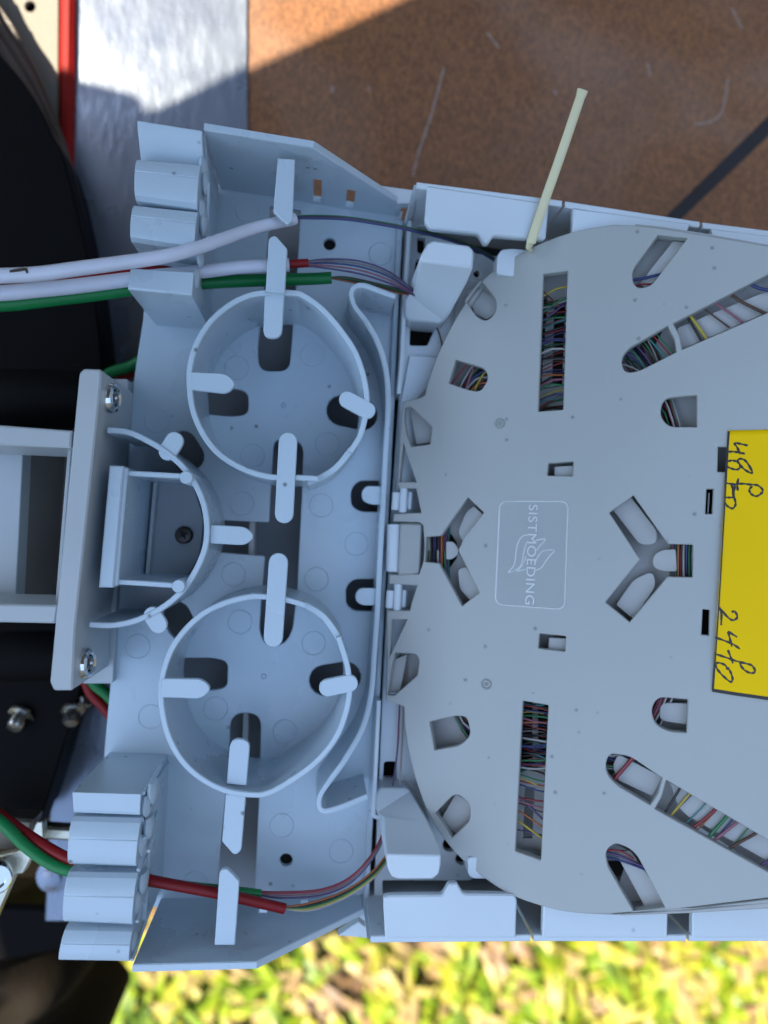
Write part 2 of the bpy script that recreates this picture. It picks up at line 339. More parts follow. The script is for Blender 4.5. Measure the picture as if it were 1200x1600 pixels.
# ------------------------------------------------------------------ ground and grass
GZ = -0.78
def ground():
    m = bpy.data.materials.new('soil'); m.use_nodes = True; t = m.node_tree; b = t.nodes['Principled BSDF']; b.inputs['Roughness'].default_value = .95
    n = t.nodes.new('ShaderNodeTexNoise'); n.inputs['Scale'].default_value = 14; n.inputs['Detail'].default_value = 8
    tc = t.nodes.new('ShaderNodeTexCoord'); t.links.new(tc.outputs['Object'], n.inputs['Vector'])
    r = t.nodes.new('ShaderNodeValToRGB'); r.color_ramp.elements[0].position = .35; r.color_ramp.elements[0].color = (.025, .016, .010, 1)
    r.color_ramp.elements[1].position = .65; r.color_ramp.elements[1].color = (.09, .06, .035, 1)
    e = r.color_ramp.elements.new(.5); e.color = (.03, .03, .01, 1)
    t.links.new(n.outputs[0], r.inputs[0]); t.links.new(r.outputs[0], b.inputs['Base Color'])
    mb = MB(); mb.add([(-60, -60, GZ), (60, -60, GZ), (60, 60, GZ), (-60, 60, GZ)], [(0, 1, 2, 3)])
    prop(mb.build('ground', m, None, 0, False), kind='structure')
    # grass blades and dry leaves
    g = bpy.data.materials.new('grass_blade'); g.use_nodes = True; t = g.node_tree; b = t.nodes['Principled BSDF']; b.inputs['Roughness'].default_value = .5
    ge = t.nodes.new('ShaderNodeNewGeometry'); r = t.nodes.new('ShaderNodeValToRGB'); cr_ = r.color_ramp
    cols = [(0, (.03, .07, .004)), (.2, (.09, .16, .006)), (.38, (.18, .25, .010)), (.52, (.31, .29, .030)), (.66, (.33, .25, .11)), (.82, (.27, .17, .09)), (1, (.09, .05, .03))]
    cr_.elements[0].color = (*cols[0][1], 1); cr_.elements[1].color = (*cols[-1][1], 1)
    for p, c in cols[1:-1]: e = cr_.elements.new(p); e.color = (*c, 1)
    n2 = t.nodes.new('ShaderNodeTexNoise'); n2.inputs['Scale'].default_value = 14; n2.inputs['Detail'].default_value = 2; tc2 = t.nodes.new('ShaderNodeTexCoord'); t.links.new(tc2.outputs['Object'], n2.inputs['Vector'])
    ma = t.nodes.new('ShaderNodeMath'); ma.operation = 'MULTIPLY_ADD'; ma.inputs[1].default_value = .5; t.links.new(ge.outputs['Random Per Island'], ma.inputs[0])
    mb_ = t.nodes.new('ShaderNodeMapRange'); mb_.inputs['From Min'].default_value = .35; mb_.inputs['From Max'].default_value = .65; mb_.inputs['To Min'].default_value = 0; mb_.inputs['To Max'].default_value = .5; t.links.new(n2.outputs[0], mb_.inputs[0]); t.links.new(mb_.outputs[0], ma.inputs[2])
    t.links.new(ma.outputs[0], r.inputs[0]); t.links.new(r.outputs[0], b.inputs['Base Color'])
    b.inputs['Transmission Weight'].default_value = 0.0
    mb = MB(); rr = random.Random(3)
    for i in range(15000):
        x = rr.uniform(-1.1, 1.2); y = rr.uniform(-1.35, .55)
        if i < 8500: x = rr.uniform(-.75, .85); y = rr.uniform(-.95, -.35)
        a = rr.uniform(0, 2 * math.pi); ln = rr.uniform(.04, .13); wd = rr.uniform(.004, .011); h = rr.uniform(.01, .07); lean = rr.uniform(.3, 1.2)
        if rr.random() < .22: wd *= 1.9; ln *= .6; h *= .4
        d = V((math.cos(a), math.sin(a), 0)); s = V((-d.y, d.x, 0)); p = V((x, y, GZ)); vs = []
        tw = rr.uniform(-.6, .6)
        for k, (q, ww) in enumerate(((0, .7), (.4, 1), (.75, .75), (1, .05))):
            c = p + d * (ln * q * lean) + V((0, 0, h * math.sin(q * 2.1) + .004))
            sv = s + V((0, 0, tw)) * q
            vs += [c - sv * wd * ww, c + sv * wd * ww]
        mb.add(vs, [(0, 1, 3, 2), (2, 3, 5, 4), (4, 5, 7, 6)])
    prop(mb.build('grass', g, None, 60, False), 'sunlit yellow green grass and dry leaves below the device', 'grass', kind='stuff')
ground()

# ------------------------------------------------------------------ boards behind the device
ZB = -0.085
prop(plate('plywood_board', M_WOOD, ZB, [(381, -260), (1500, -260), (1500, 1330), (383, 1330)], (), .018, None, .0006),
     'brown plywood board with pale scuffs, its corner in orange sunlight', 'board')
prop(plate('aluminium_sheet', M_ALU, ZB + .0015, [(119, -260), (387, -260), (386, 1240), (186, 1440), (70, 1440), (107, 640)], (), .003, None, .0005),
     'scuffed bare aluminium sheet beside the plywood board', 'metal sheet')
prop(plate('red_strip', M_REDP, ZB + .006, [(95, -260), (118, -260), (113, 140), (106, 620), (96, 700), (84, 700), (90, 140)], (), .007, None, .002),
     'narrow red painted strip along the aluminium sheet', 'metal strip')
prop(plate('beige_sheet', M_BEIGE, ZB + .001, [(-160, -260), (93, -260), (88, 560), (-160, 560)], [circ((47, 10), 8.5)], .002, None, .0003),
     'beige sheet with one round black hole', 'sheet')
prop(plate('hole_shade_backing', M_HOLE, ZB - .006, [(-170, -270), (94, -270), (90, 570), (-170, 570)], (), .004),  # dark inside of the hole, put in as a black sheet
     'black sheet set behind the round hole to make it dark', 'sheet')
prop(plate('shadow_strip', M_SHADOW, ZB + .0006, [(1012, 366), (1030, 375), (1320, 98), (1300, 84)], (), .0005, None, .0001),  # diagonal shadow on the board, put in as a dark strip
     'dark strip standing in for a slanting shadow across the plywood board', 'strap')
# scratches on the board (fine pale lines of worn film)
M_SCR = mat('worn_film', (.30, .24, .21), .7)
for pts in ([(694, 105), (682, 150), (672, 185), (655, 235), (645, 275)], [(1137, 123), (1134, 150), (1126, 178), (1110, 190), (1085, 194)], [(1012, 98), (1016, 120)], [(760, 50), (780, 75)], [(1143, 12), (1160, 45)]):
    q = [P(x, y, ZB + .0002) for x, y in cr(pts, 4)]; n = len(q)
    vs = []
    for i, p in enumerate(q):
        d = (q[min(n - 1, i + 1)] - q[max(0, i - 1)]).normalized(); s = V((-d.y, d.x, 0)) * (.0005 * (0.5 + .5 * math.sin(i * 1.7) ** 2)); vs += [p - s, p + s]
    MB().add(vs, [(2 * i, 2 * i + 1, 2 * i + 3, 2 * i + 2) for i in range(n - 1)]).build('scratch', M_SCR, bpy.data.objects['plywood_board'], 0, False)

# unseen sheet, added to throw the shade: boundary traced on the boards, carried up along the sun
def shade_blocker():
    edge = [(1700, -461), (685, 0), (388, 135), (276, 190), (222, 197), (231, 166), (112, 134), (60, 118), (-420, -20)]
    q = [P(x, y, ZB) + SUN * 1.05 for x, y in edge]
    q += [P(-420, 1690, 0) + SUN * .95, P(1700, 1640, 0) + SUN * .95]
    zt = 0.47
    q = [p + SUN * ((zt - p.z) / SUN.z) for p in q]
    pl = Z(zt); mb = MB(); slab_uv(mb, pl, [((p - pl.o).dot(pl.u), (p - pl.o).dot(pl.v)) for p in q], [], .012, .001)
    prop(mb.build('added_shade_sheet', mat('shade_sheet_grey', (.35, .36, .38), .7, var=.05), None), kind='structure')
shade_blocker()
# unseen dark walls added round the work place to cut side light
def side_blockers():
    m = mat('blocker_dark', (.07, .07, .075), .6, spec=.3, var=.1)
    for name, c, sx, sy in (('side_blocker_right', (1.05, -.1, .30), .04, 2.3), ('side_blocker_front', (-.05, -1.45, .30), 2.3, .04),
                            ('side_blocker_back', (-.1, 1.10, .20), 2.3, .04), ('side_blocker_left', (-1.35, -.1, -.16), .04, 2.3)):
        mb = MB(); mb.box(c, sx, sy, {-.16: 1.24, .20: 1.96}.get(c[2], 2.16)); prop(mb.build(name, m, None, bevel=.01), kind='structure')
side_blockers()

# ------------------------------------------------------------------ black closure body and dark things
cl = empty('cable_closure', P(60, 700, -.05), 'large round black closure body with thin stacked rims', 'cable closure')
right = [(105, 235), (141, 380), (158, 480), (168, 600), (170, 700), (163, 860), (145, 1000), (125, 1100), (108, 1150), (92, 1205), (66, 1285)]
for i, up in enumerate([[(-60, -100), (-25, -35), (0, 8), (22, 40), (45, 85), (62, 120), (82, 172)],
                        [(-60, -85), (-25, -10), (0, 31), (30, 76), (60, 132), (84, 188)],
                        [(-60, -65), (-25, 15), (0, 57), (27, 97), (55, 148), (80, 202)],
                        [(-60, -20), (-25, 50), (0, 86), (30, 121), (60, 166), (84, 218)]]):
    rt = [(x - i * 2.2, y + i * 3) for x, y in right]
    ol = cr(up + rt, 5) + [(-60, 1330), (-260, 1300), (-260, -60)]
    plate('rim' if i < 3 else 'body', M_RIBS if i < 3 else M_BLACK, -.066 + i * .0062, ol, (), .003 if i < 3 else .014, cl, .0006)
core = MB(); slab(core, Z(-.052), [(x - 13, y) for x, y in cr([(-60, -50), (0, 70), (60, 165)] + right, 4)] + [(-60, 1320), (-250, 1290), (-250, -40)], (), .03, 0)
core.build('core', M_BLACK, cl)
for (y0, y1, x1, z) in ((575, 668, 150, .004), (985, 1064, 110, .004)):
    a = P(-160, (y0 + y1) / 2 + 3, z); b = P(x1, (y0 + y1) / 2 + (2 if y0 < 700 else 0), z); r = (P(0, y0, z) - P(0, y1, z)).length / 2
    mb = MB(); tube(mb, [a, a.lerp(b, .3), a.lerp(b, .31), a.lerp(b, .5), a.lerp(b, .51), b], [r, r, r * .97, r * .97, r, r], 40)
    mb.build('port_tube', M_BLACK, cl)

# dark cloth low at the bottom
def bag():
    mb = MB(); nx, ny = 44, 40; rr = random.Random(5)
    x0, x1, y0, y1 = -.36, -.137, -.32, -.19
    def hh(u, v):
        e = min(1, min(u, 1 - u) * 9) ** .5 * min(1, min(v, 1 - v) * 9) ** .5
        return -.19 + .065 * e + .012 * math.sin((u * 1.3 + v) * 14 + 2 * math.sin(v * 5)) * e + .006 * math.sin(u * 31 - v * 17) * e
    vs = [(x0 + (x1 - x0) * i / nx + .01 * math.sin(j * .35), y0 + (y1 - y0) * j / ny, hh(i / nx, j / ny)) for j in range(ny + 1) for i in range(nx + 1)]
    fs = [(j * (nx + 1) + i, j * (nx + 1) + i + 1, (j + 1) * (nx + 1) + i + 1, (j + 1) * (nx + 1) + i) for j in range(ny) for i in range(nx)]
    mb.add(vs, fs)
    n = len(vs); per = [i for i in range(nx + 1)] + [j * (nx + 1) + nx for j in range(1, ny + 1)] + [ny * (nx + 1) + i for i in range(nx - 1, -1, -1)] + [j * (nx + 1) for j in range(ny - 1, 0, -1)]
    m = len(per); k = len(mb.v); mb.v += [(vs[i][0], vs[i][1], -.26) for i in per]
    mb.f += [(per[i], per[(i + 1) % m], k + (i + 1) % m, k + i) for i in range(m)]; mb.m += [0] * m
    return mb
prop(bag().build('dark_bag', M_DBROWN, None, 60), 'dark brown cloth bag bulging beside the grass', 'bag')
prop(plate('steel_rail', M_BLACK, -.10, [(-80, 1412), (190, 1420), (188, 1470), (-80, 1520)], (), .03, None, .002), 'black rail under the aluminium sheet', 'rail')

# zinc bracket, bolts
zb = empty('steel_hanger', P(30, 1350, -.03), 'shiny zinc plated steel hanger beside the lower cable comb', 'bracket')
plate('flange', M_ZINC, -.012, rnd([(-60, 1352), (30, 1330), (42, 1320), (50, 1300), (56, 1285), (67, 1283), (68, 1312), (52, 1335), (36, 1366), (24, 1366), (-60, 1560), (-80, 1540), (14, 1364)], 4), (), .004, zb, .0004)
plate('crossbar', M_ZINC, -.03, [(66, 1292), (125, 1296), (125, 1316), (66, 1312)], (), .006, zb, .001)
plate('arm', mat('dull_steel', (.12, .11, .09), .4, metal=.8, var=.3), -.022, [(-60, 1272), (52, 1282), (46, 1306), (28, 1330), (-60, 1330)], (), .01, zb, .001)
mb = MB(); lathe(mb, P(-6, 1372, -.006), (.4, .1, 1), [(.0055, -.008), (.0055, .001), (.0048, .002), (.0034, .002), (.003, 0)], 24); mb.build('bolt', M_CHROME, zb)
def bolt(px, py, z, ax, r, label, name='bolt', shaft=.03):
    mb = MB(); o = P(px, py, z)
    lathe(mb, o, ax, [(r * .5, -shaft), (r * .5, -.004), (r * 1.5, -.004), (r * 1.5, -.0028), (r, -.0026), (r, .002), (r * .8, .003), (r * .1, .0032)], 6 if 'hex' in label else 24)
    prop(mb.build(name, M_BOLT, None, 40), label, 'bolt', 'bolts around the black closure')
bolt(27, 1128, -.045, (-.15, -.5, .6), .0036, 'round blurred bolt head glinting on the black closure body', shaft=.028)
bolt(112, 1121, -.045, (.1, -.6, .6), .0034, 'hex bolt beside the bracket foot, nearest the lower chrome screw', shaft=.018)
bolt(134, 1094, -.05, (.5, .3, .7), .0034, 'hex bolt tucked against the grey bracket by the red and green tubes', shaft=.01)
mb = MB(); lathe(mb, P(84, 1368, ZB + .002), (0, 0, 1), [(.0075, 0), (.0075, .001), (.0045, .0016), (.0045, .005), (.003, .0056)], 24)
prop(mb.build('washer', M_ALU, None), 'flat washer and bolt on the shaded aluminium sheet', 'washer')

# ------------------------------------------------------------------ THE ORGANIZER (z = 0 plate)
org = empty('fibre_organizer', P(400, 830, 0), 'pale grey plastic fibre organizer plate with two round coil rings', 'fibre organizer')
HW = .042
floor_out = [(232, 300), (330, 286), (630, 330), (628, 335), (600, 800), (571, 1440), (560, 1436), (240, 1418), (148, 1400), (163, 1172, 8), (180, 985), (196, 770), (208, 600), (224, 496)]
channel = rnd([(474, 688, 25), (472, 767), (464, 925), (457, 986, 18), (443, 1008, 14), (414, 1008, 14), (405, 986, 10), (408, 940), (414, 869), (328, 862), (326, 812), (420, 816), (427, 700), (430, 688, 20)], 3, 6)
holes = [
    rnd([(422, 322), (470, 328), (461, 470), (455, 545, 22), (452, 580, 25), (405, 580, 25), (402, 545, 20), (410, 480)], 2, 6),
    rnd([(319, 610), (362, 606, 20), (388, 612, 18), (388, 648, 20), (362, 651, 10), (319, 647)], 3, 5),
    stad((534, 641), (566, 648), 48), channel,
    stad((286, 695), (297, 713), 44), stad((276, 962), (284, 978), 44),
    rnd([(285, 1028), (335, 1028, 18), (356, 1034, 18), (355, 1074, 18), (335, 1079, 10), (285, 1079)], 3, 5),
    stad((507, 1063), (540, 1058), 48),
    rnd([(360, 1114, 24), (408, 1114, 24), (405, 1240), (397, 1405), (338, 1405), (344, 1330), (357, 1200)], 3, 6),
    rnd([(594, 751), (560, 751, 20), (548, 765, 14), (549, 790, 16), (562, 799, 10), (593, 800)], 2, 5),
    rnd([(586, 905), (552, 905, 20), (540, 918, 14), (541, 945, 16), (553, 954, 10), (584, 955)], 2, 5),
    circ((515, 381), 9.5), circ((447, 1344), 10)]
bp_ = plate('base_plate', M_ORG, 0, floor_out, holes, .0022, org, .0003)
# moulded ejector rings and centre marks
mk = MB()
def mark_ring(c, r, z=.00002, wd=.00022, pl=None, hgt=.00016):
    pl = pl or Z(z); o = pl.uv(*c); R = r * .000232
    n = 28; vs = []
    for k in range(n):
        ca, sa = math.cos(2 * math.pi * k / n), math.sin(2 * math.pi * k / n)
        for rad, h in ((R - wd, 0), (R, hgt), (R + wd, 0)): vs.append(pl.xyz(o[0] + ca * rad, o[1] + sa * rad, h))
    return vs, [(3 * k + q, 3 * ((k + 1) % n) + q, 3 * ((k + 1) % n) + q + 1, 3 * k + q + 1) for k in range(n) for q in (0, 1)]
for c in [(370, 575), (488, 555), (395, 712), (512, 693), (245, 657), (378, 787), (502, 790), (557, 850), (495, 905), (365, 898), (215, 1010), (375, 972), (490, 1005),
          (337, 1107), (445, 1143), (440, 1290), (533, 1330), (305, 1380), (386, 328), (594, 397), (560, 560), (235, 1120)]:
    MB().add(*mark_ring(c, 18.5)).build('ejector_mark', M_ORG, bp_, 60)
for c in [(443, 633), (412, 1057)]: MB().add(*mark_ring(c, 3.5, hgt=.0004)).build('centre_mark', M_ORG, bp_, 60)
# plate under the openings
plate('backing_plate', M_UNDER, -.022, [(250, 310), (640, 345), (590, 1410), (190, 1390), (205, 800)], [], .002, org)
for c_ in ((515, 381), (447, 1344)): plate('screw_hole_dark', M_HOLE, -.006, circ(c_, 15), (), .004, org)  # black discs stand in for the shade down the screw holes
# dark ribs below, seen through the channel
plate('lower_rib', M_BRK, -.008, [(395, 640), (404, 640), (384, 1260), (375, 1260)], (), .008, org)

def upright(name, rim, z, thick, parent, wins=(), inward=1, m=M_ORG):
    """straight side panel: rim = [(px,py,z)...] along the top, foot at plate level"""
    pts = [P(x, y, zz) for x, y, zz in rim]; a = pts[0]; b = pts[-1]
    u = V((b.x - a.x, b.y - a.y, 0)).normalized(); n = V((u.y, -u.x, 0)) * inward
    pl = Plane((a.x, a.y, 0), n, u); flip = 1 if pl.v.z > 0 else -1
    top = [((V((p.x, p.y, 0)) - V((a.x, a.y, 0))).dot(u), p.z * flip) for p in pts]
    out = top + [(top[-1][0], -.002 * flip), (0, -.002 * flip)]
    ws = [[(s0, z0 * flip), (s1, z0 * flip), (s1, z1 * flip), (s0, z1 * flip)] for s0, s1, z0, z1 in wins]
    mb = MB(); slab_uv(mb, pl, out, ws, thick, .0003); return mb.build(name, m, parent), pl
def along(rim0, px, py, z):   # distance along wall from rim0
    a = P(*rim0); q = P(px, py, z); return (V((q.x - a.x, q.y - a.y))).length
r0 = (318, 203, HW)
sU = [along(r0, x, y, zz) for x, y, zz in ((485, 300, .020), (500, 300, .020), (543, 310, .012), (557, 310, .012))]
upright('side_panel', [(318, 203, HW), (490, 226, HW), (628, 322, .010)], 0, .0022, org, [(sU[0], sU[0] + .003, .002, .020), (sU[2] - .0005, sU[2] + .0025, .002, .016)], inward=1)
r1 = (207, 1507, HW)
s2 = [along(r1, x, y, zz) for x, y, zz in ((403, 1440, .010), (467, 1440, .008))]
upright('side_panel', [(207, 1507, HW), (401, 1507, HW), (568, 1419, .010)], 0, .0022, org, [(s2[0], s2[0] + .003, .003, .0115), (s2[1], s2[1] + .0028, .003, .0105)], inward=-1)

RZ = .036; TH = .0018
def ring(main, low, lowz):
    mb = MB(); pts = [P(x, y, RZ) for x, y in cr(main, 5)]
    ribbon(mb, pts, TH, -.0005)
    o = mb.build('coil_ring', M_ORG, org, 40)
    if low:
        mb = MB(); pts = [P(x, y, lowz) for x, y in cr(low, 5)]; ribbon(mb, pts, TH * 1.15, -.0005); mb.build('ring_step', M_ORG, o, 40)
    return o
ringU = ring([(497, 748), (462, 746), (422, 745), (381, 733), (343, 710), (317, 678), (301, 640), (296, 602), (297, 570), (308, 535), (328, 503), (357, 477), (387, 462), (416, 457), (457, 457), (475, 462), (503, 482), (532, 515), (556, 552), (570, 596), (573, 634), (564, 678), (547, 706)],
             [(549, 702), (528, 728), (505, 744), (480, 754)], RZ - .0035)
ringL = ring([(477, 946), (446, 937), (404, 932), (378, 935), (347, 944), (316, 960), (285, 989), (264, 1023), (252, 1066), (253, 1110), (264, 1153), (285, 1190), (316, 1218), (353, 1236), (390, 1242), (418, 1240), (452, 1222), (492, 1193), (523, 1156), (538, 1122), (546, 1085), (544, 1048), (538, 1023), (529, 996)],
             [(531, 999), (507, 965), (480, 947), (462, 938)], RZ - .0035)
def tab(poly, z, parent, th=.0018): return plate('retaining_tab', M_ORG, z, poly, (), th, parent, .00025)
tz = RZ + .0002
tab(rnd([(414, 452), (445, 452), (440, 528, 15), (411, 528, 15)], 1, 7), tz - .0008, ringU)
tab(rnd([(297, 581), (355, 584, 14), (369, 600, 10), (356, 615, 13), (298, 609)], 1, 6), tz, ringU)
tab(stad((543, 624), (574, 641), 26), tz, ringU)
tab(stad((450, 690), (444, 803), 29), tz + .0004, ringU)
tab(stad((435, 879), (427, 996), 30), tz + .0004, ringL)
tab(rnd([(251, 1060), (316, 1061, 15), (331, 1076, 10), (315, 1092, 15), (250, 1090)], 1, 6), tz, ringL)
tab(stad((512, 1075), (546, 1068), 27), tz, ringL)
tab(rnd([(360, 1154, 15), (391, 1156, 15), (385, 1228), (354, 1225)], 1, 7), tz - .003, ringL)
tab(rnd([(353, 1241), (384, 1242), (377, 1330, 8), (366, 1337, 6), (347, 1315)], 2), tz - .002, ringL)
# straps standing by the side panels
tab([(434, 247), (461, 249), (457, 345), (450, 351), (442, 345), (427, 330)], .038, org)
tab(rnd([(420, 372, 5), (430, 367, 6), (449, 389), (445, 458), (415, 455)], 2), .038, org)
tab(rnd([(343, 1362, 4), (354, 1356, 6), (374, 1377), (367, 1477), (335, 1477)], 2), .038, org)
tab(rnd([(597, 760), (572, 759, 8), (565, 768, 6), (566, 782, 8), (578, 788, 6), (597, 789)], 1, 5), .010, org)
tab(rnd([(590, 919), (562, 919, 8), (555, 928, 6), (556, 940, 8), (566, 946, 6), (588, 946)], 1, 5), .010, org)

# snake guides merging into the edge rim
def guide(pts, name='fibre_guide'):
    mb = MB(); q = [P(x, y, z) for x, y, z in cr(pts, 6)]; ribbon(mb, q, .0019, -.0005); return mb.build(name, M_ORG, org, 45)
guide([(618, 463, .022), (590, 453, .024), (570, 446, .025), (557, 447, .025), (549, 457, .025), (554, 478, .025), (572, 502, .025), (589, 532, .025), (601, 568, .023), (606, 604, .020), (606, 650, .016), (603, 700, .013), (600, 760, .012), (595, 850, .012), (590, 950, .012), (585, 1020, .014), (580, 1085, .018), (567, 1137, .022), (540, 1186, .025), (514, 1222, .025), (500, 1244, .025), (499, 1262, .025), (510, 1268, .025), (538, 1260, .024), (574, 1245, .022)])
guide([(626, 345, .004), (618, 500, .004), (612, 640, .004), (605, 780, .004), (597, 950, .004), (588, 1120, .004), (578, 1300, .004), (572, 1425, .004)], 'edge_rim')

# half ring with the square pocket
hr = MB(); q = [P(x, y, RZ + .003) for x, y in cr([(168, 672), (200, 675), (233, 690), (263, 709), (292, 737), (312, 771), (322, 807), (322, 847), (310, 883), (287, 920), (257, 947), (217, 968), (177, 977), (140, 976)], 6)]
ribbon(hr, q, TH, -.0005); hro = hr.build('half_ring', M_ORG, org, 40)
tab(rnd([(328, 820), (384, 823, 14), (399, 838, 10), (384, 852, 14), (328, 849)], 1, 6), .038, hro)
tab(stad((272, 689), (262, 705), 29), .0385, hro); tab(stad((247, 976), (238, 962), 28), .0385, hro)
bx = MB(); slab(bx, Z(.042), [(171, 727), (193, 728), (177, 918), (154, 918)], (), .034, .0004)
slab(bx, Z(.041), [(192, 729), (200, 732), (184, 914), (176, 917)], (), .042, .0003)
bxo = bx.build('pocket_bar', M_ORG, org)
for a, b, k in (((196, 739), (288, 744), (291, 746)), ((182, 909), (276, 915), (279, 916))):
    mb = MB(); q = [P(a[0], a[1], .040), P(b[0], b[1], .040)]; ribbon(mb, q, .0016, -.0005); mb.build('pocket_side', M_ORG, bxo)
    mb = MB(); c = P(k[0], k[1], .041); lathe(mb, (c.x, c.y, 0), (0, 0, 1), [(.0021, 0), (.0021, .0408), (.0018, .0412)], 20); mb.build('pin', M_ORG, bxo, 40)
# pocket floor: ledge lines in shade and the dark screw
plate('pocket_floor', mat('grey_shelf', (.33, .36, .38), .5, var=.05), .0035, [(206, 745), (300, 752), (318, 810), (312, 870), (290, 905), (192, 905)], [circ((288, 836), 11)], .003, org)
for i, (xa, wd, h) in enumerate(((208, 8, .016), (224, 5, .010), (240, 6, .008))):
    plate('pocket_rib', M_BRK, h, [(xa, 748), (xa + wd, 748), (xa + wd - 14, 905), (xa - 14, 905)], (), h, org)
mb = MB(); c = P(288, 836, .004); lathe(mb, c, (0, 0, 1), [(.0031, -.004), (.0031, .0012), (.0026, .002), (.0010, .0022)], 28)
sc = mb.build('screw', M_DSCREW, org, 40)
mb = MB()
for a in (0.5, 0.5 + math.pi / 2): mb.box(c + V((0, 0, .0021)), .0030, .0007, .0006, Matrix.Rotation(a, 3, 'Z'))
mb.build('cross_slot_dark', M_HOLE, sc)
# raised platform between bracket and plate
plate('mounting_flange', M_ORG, -.004, rnd([(172, 596), (214, 597), (200, 760), (184, 975), (180, 1068), (140, 1068), (150, 800)], 3), (), .004, org)

# ------------------------------------------------------------------ combs
PROF = [(0, .0), (.015, .80), (.08, .89), (.2, .95), (.38, .99), (.395, .975), (.41, .992), (.6, 1.0), (.8, .985), (.92, .95), (1, .86), (1, 0)]
def finger(name, TL, TR, BR, BL, z, zb, parent, prof=PROF):
    mb = MB(); A, B, D, E = [P(*c, z) for c in (TL, TR, BR, BL)]
    vs = []
    for p0, p1 in ((A, E), (B, D)):
        for t, h in prof:
            q = p0.lerp(p1, t); vs.append(V((q.x, q.y, z - (1 - h) * .018 if h > 0 else zb)))
    n = len(prof)
    fs = [(i, i + 1, n + i + 1, n + i) for i in range(n - 1)] + [(n - 1, 0, n, 2 * n - 1)] + [tuple(range(n)), tuple(n + i for i in reversed(range(n)))]
    mb.add(vs, fs); return mb.build(name, M_ORG, parent, 25, bevel=.0003)
def teeth(mb, pts, z):
    for x, y, s in pts:
        c = P(x, y, z); vs = []
        n = 8
        for k in range(5):
            t = k / 4; r = .0016 * s * (math.sin(math.pi * (.25 + .65 * t)))
            cc = c + V((.0002, (-t + .5) * .007 * s, 0))
            vs += [cc + V((math.cos(2 * math.pi * j / n) * r, 0, math.sin(2 * math.pi * j / n) * r * 3)) for j in range(n)]
        mb.add(vs, [(k * n + j, k * n + (j + 1) % n, (k + 1) * n + (j + 1) % n, (k + 1) * n + j) for k in range(4) for j in range(n)] + [tuple(range(n)), tuple(4 * n + j for j in range(n))])
FL = [(0, .55), (.06, .8), (.2, .95), (.5, 1), (.8, 1), (1, .97), (1, 0)]
cu = empty('cable_comb', P(262, 340, .03), 'pale grey cable comb at the top edge gripping white tubes', 'cable comb', 'cable entry combs')
finger('finger', (214, 188), (316, 204), (314, 249), (213, 238), .042, .002, cu, [(0, 1), (.3, .93), (.6, .82), (1, .64), (1, 0), (0, 0)])
finger('finger', (211, 240), (313, 249), (307, 322), (209, 308), .044, .002, cu)
finger('finger', (206, 313), (308, 323), (303, 389), (202, 373), .044, .002, cu)
finger('finger', (204, 419), (303, 425), (300, 462), (199, 452), .042, .0, cu, [(0, 1), (.5, 1), (.93, 1), (1, .97), (1, 0), (0, 0)])
mb = MB(); slab(mb, Z(.028), [(226, 300), (316, 310), (312, 447), (222, 440)], (), .028, .0004); mb.build('spine', M_ORG, cu)
mb = MB(); teeth(mb, [(317, 268, 1), (320, 290, .9), (314, 335, 1), (317, 355, .9), (312, 405, .8), (306, 437, .8)], .036); mb.build('tooth', M_ORG, cu, 60)
ln = MB()
for (a, b) in (((318, 210), (326, 285)), ((326, 285), (322, 395)), ((312, 330), (322, 300)), ((310, 395), (318, 350)), ((308, 262), (320, 238))):
    tube(ln, [P(*a, .038), P(*b, .026)], .0005, 6)
ln.build('spring_rib', M_ORG, cu)
cw = empty('cable_comb', P(160, 1340, .03), 'pale grey four finger cable comb at the bottom edge holding red and green tubes', 'cable comb', 'cable entry combs')
finger('finger', (113, 1238), (220, 1241), (218, 1276), (115, 1272), .042, .0, cw, [(0, 1), (.02, 1), (.8, 1), (.95, .97), (1, .9), (1, 0), (0, 0)])
finger('finger', (108, 1281), (218, 1284), (211, 1359), (104, 1355), .044, .002, cw)
finger('finger', (101, 1369), (212, 1371), (205, 1451), (96, 1446), .044, .002, cw)
finger('finger', (98, 1455), (205, 1457), (200, 1508), (89, 1506), .043, .002, cw)
mb = MB(); slab(mb, Z(.026), [(140, 1225), (240, 1228), (228, 1440), (128, 1440)], (), .026, .0004); mb.build('spine', M_ORG, cw)
mb = MB(); teeth(mb, [(229, 1258, 1.1), (238, 1238, 1), (222, 1318, 1.1), (232, 1292, 1), (213, 1408, 1.1), (223, 1378, 1), (207, 1470, .9)], .036); mb.build('tooth', M_ORG, cw, 60)
ln = MB()
for (a, b) in (((224, 1240), (252, 1196)), ((226, 1310), (246, 1230)), ((216, 1360), (240, 1290)), ((232, 1330), (246, 1268)), ((214, 1440), (236, 1360)), ((206, 1500), (232, 1425)), ((222, 1280), (236, 1330)), ((214, 1370), (228, 1420))):
    tube(ln, [P(*a, .040), P(*b, .022)], .0006, 6)
ln.build('spring_rib', M_ORG, cw)

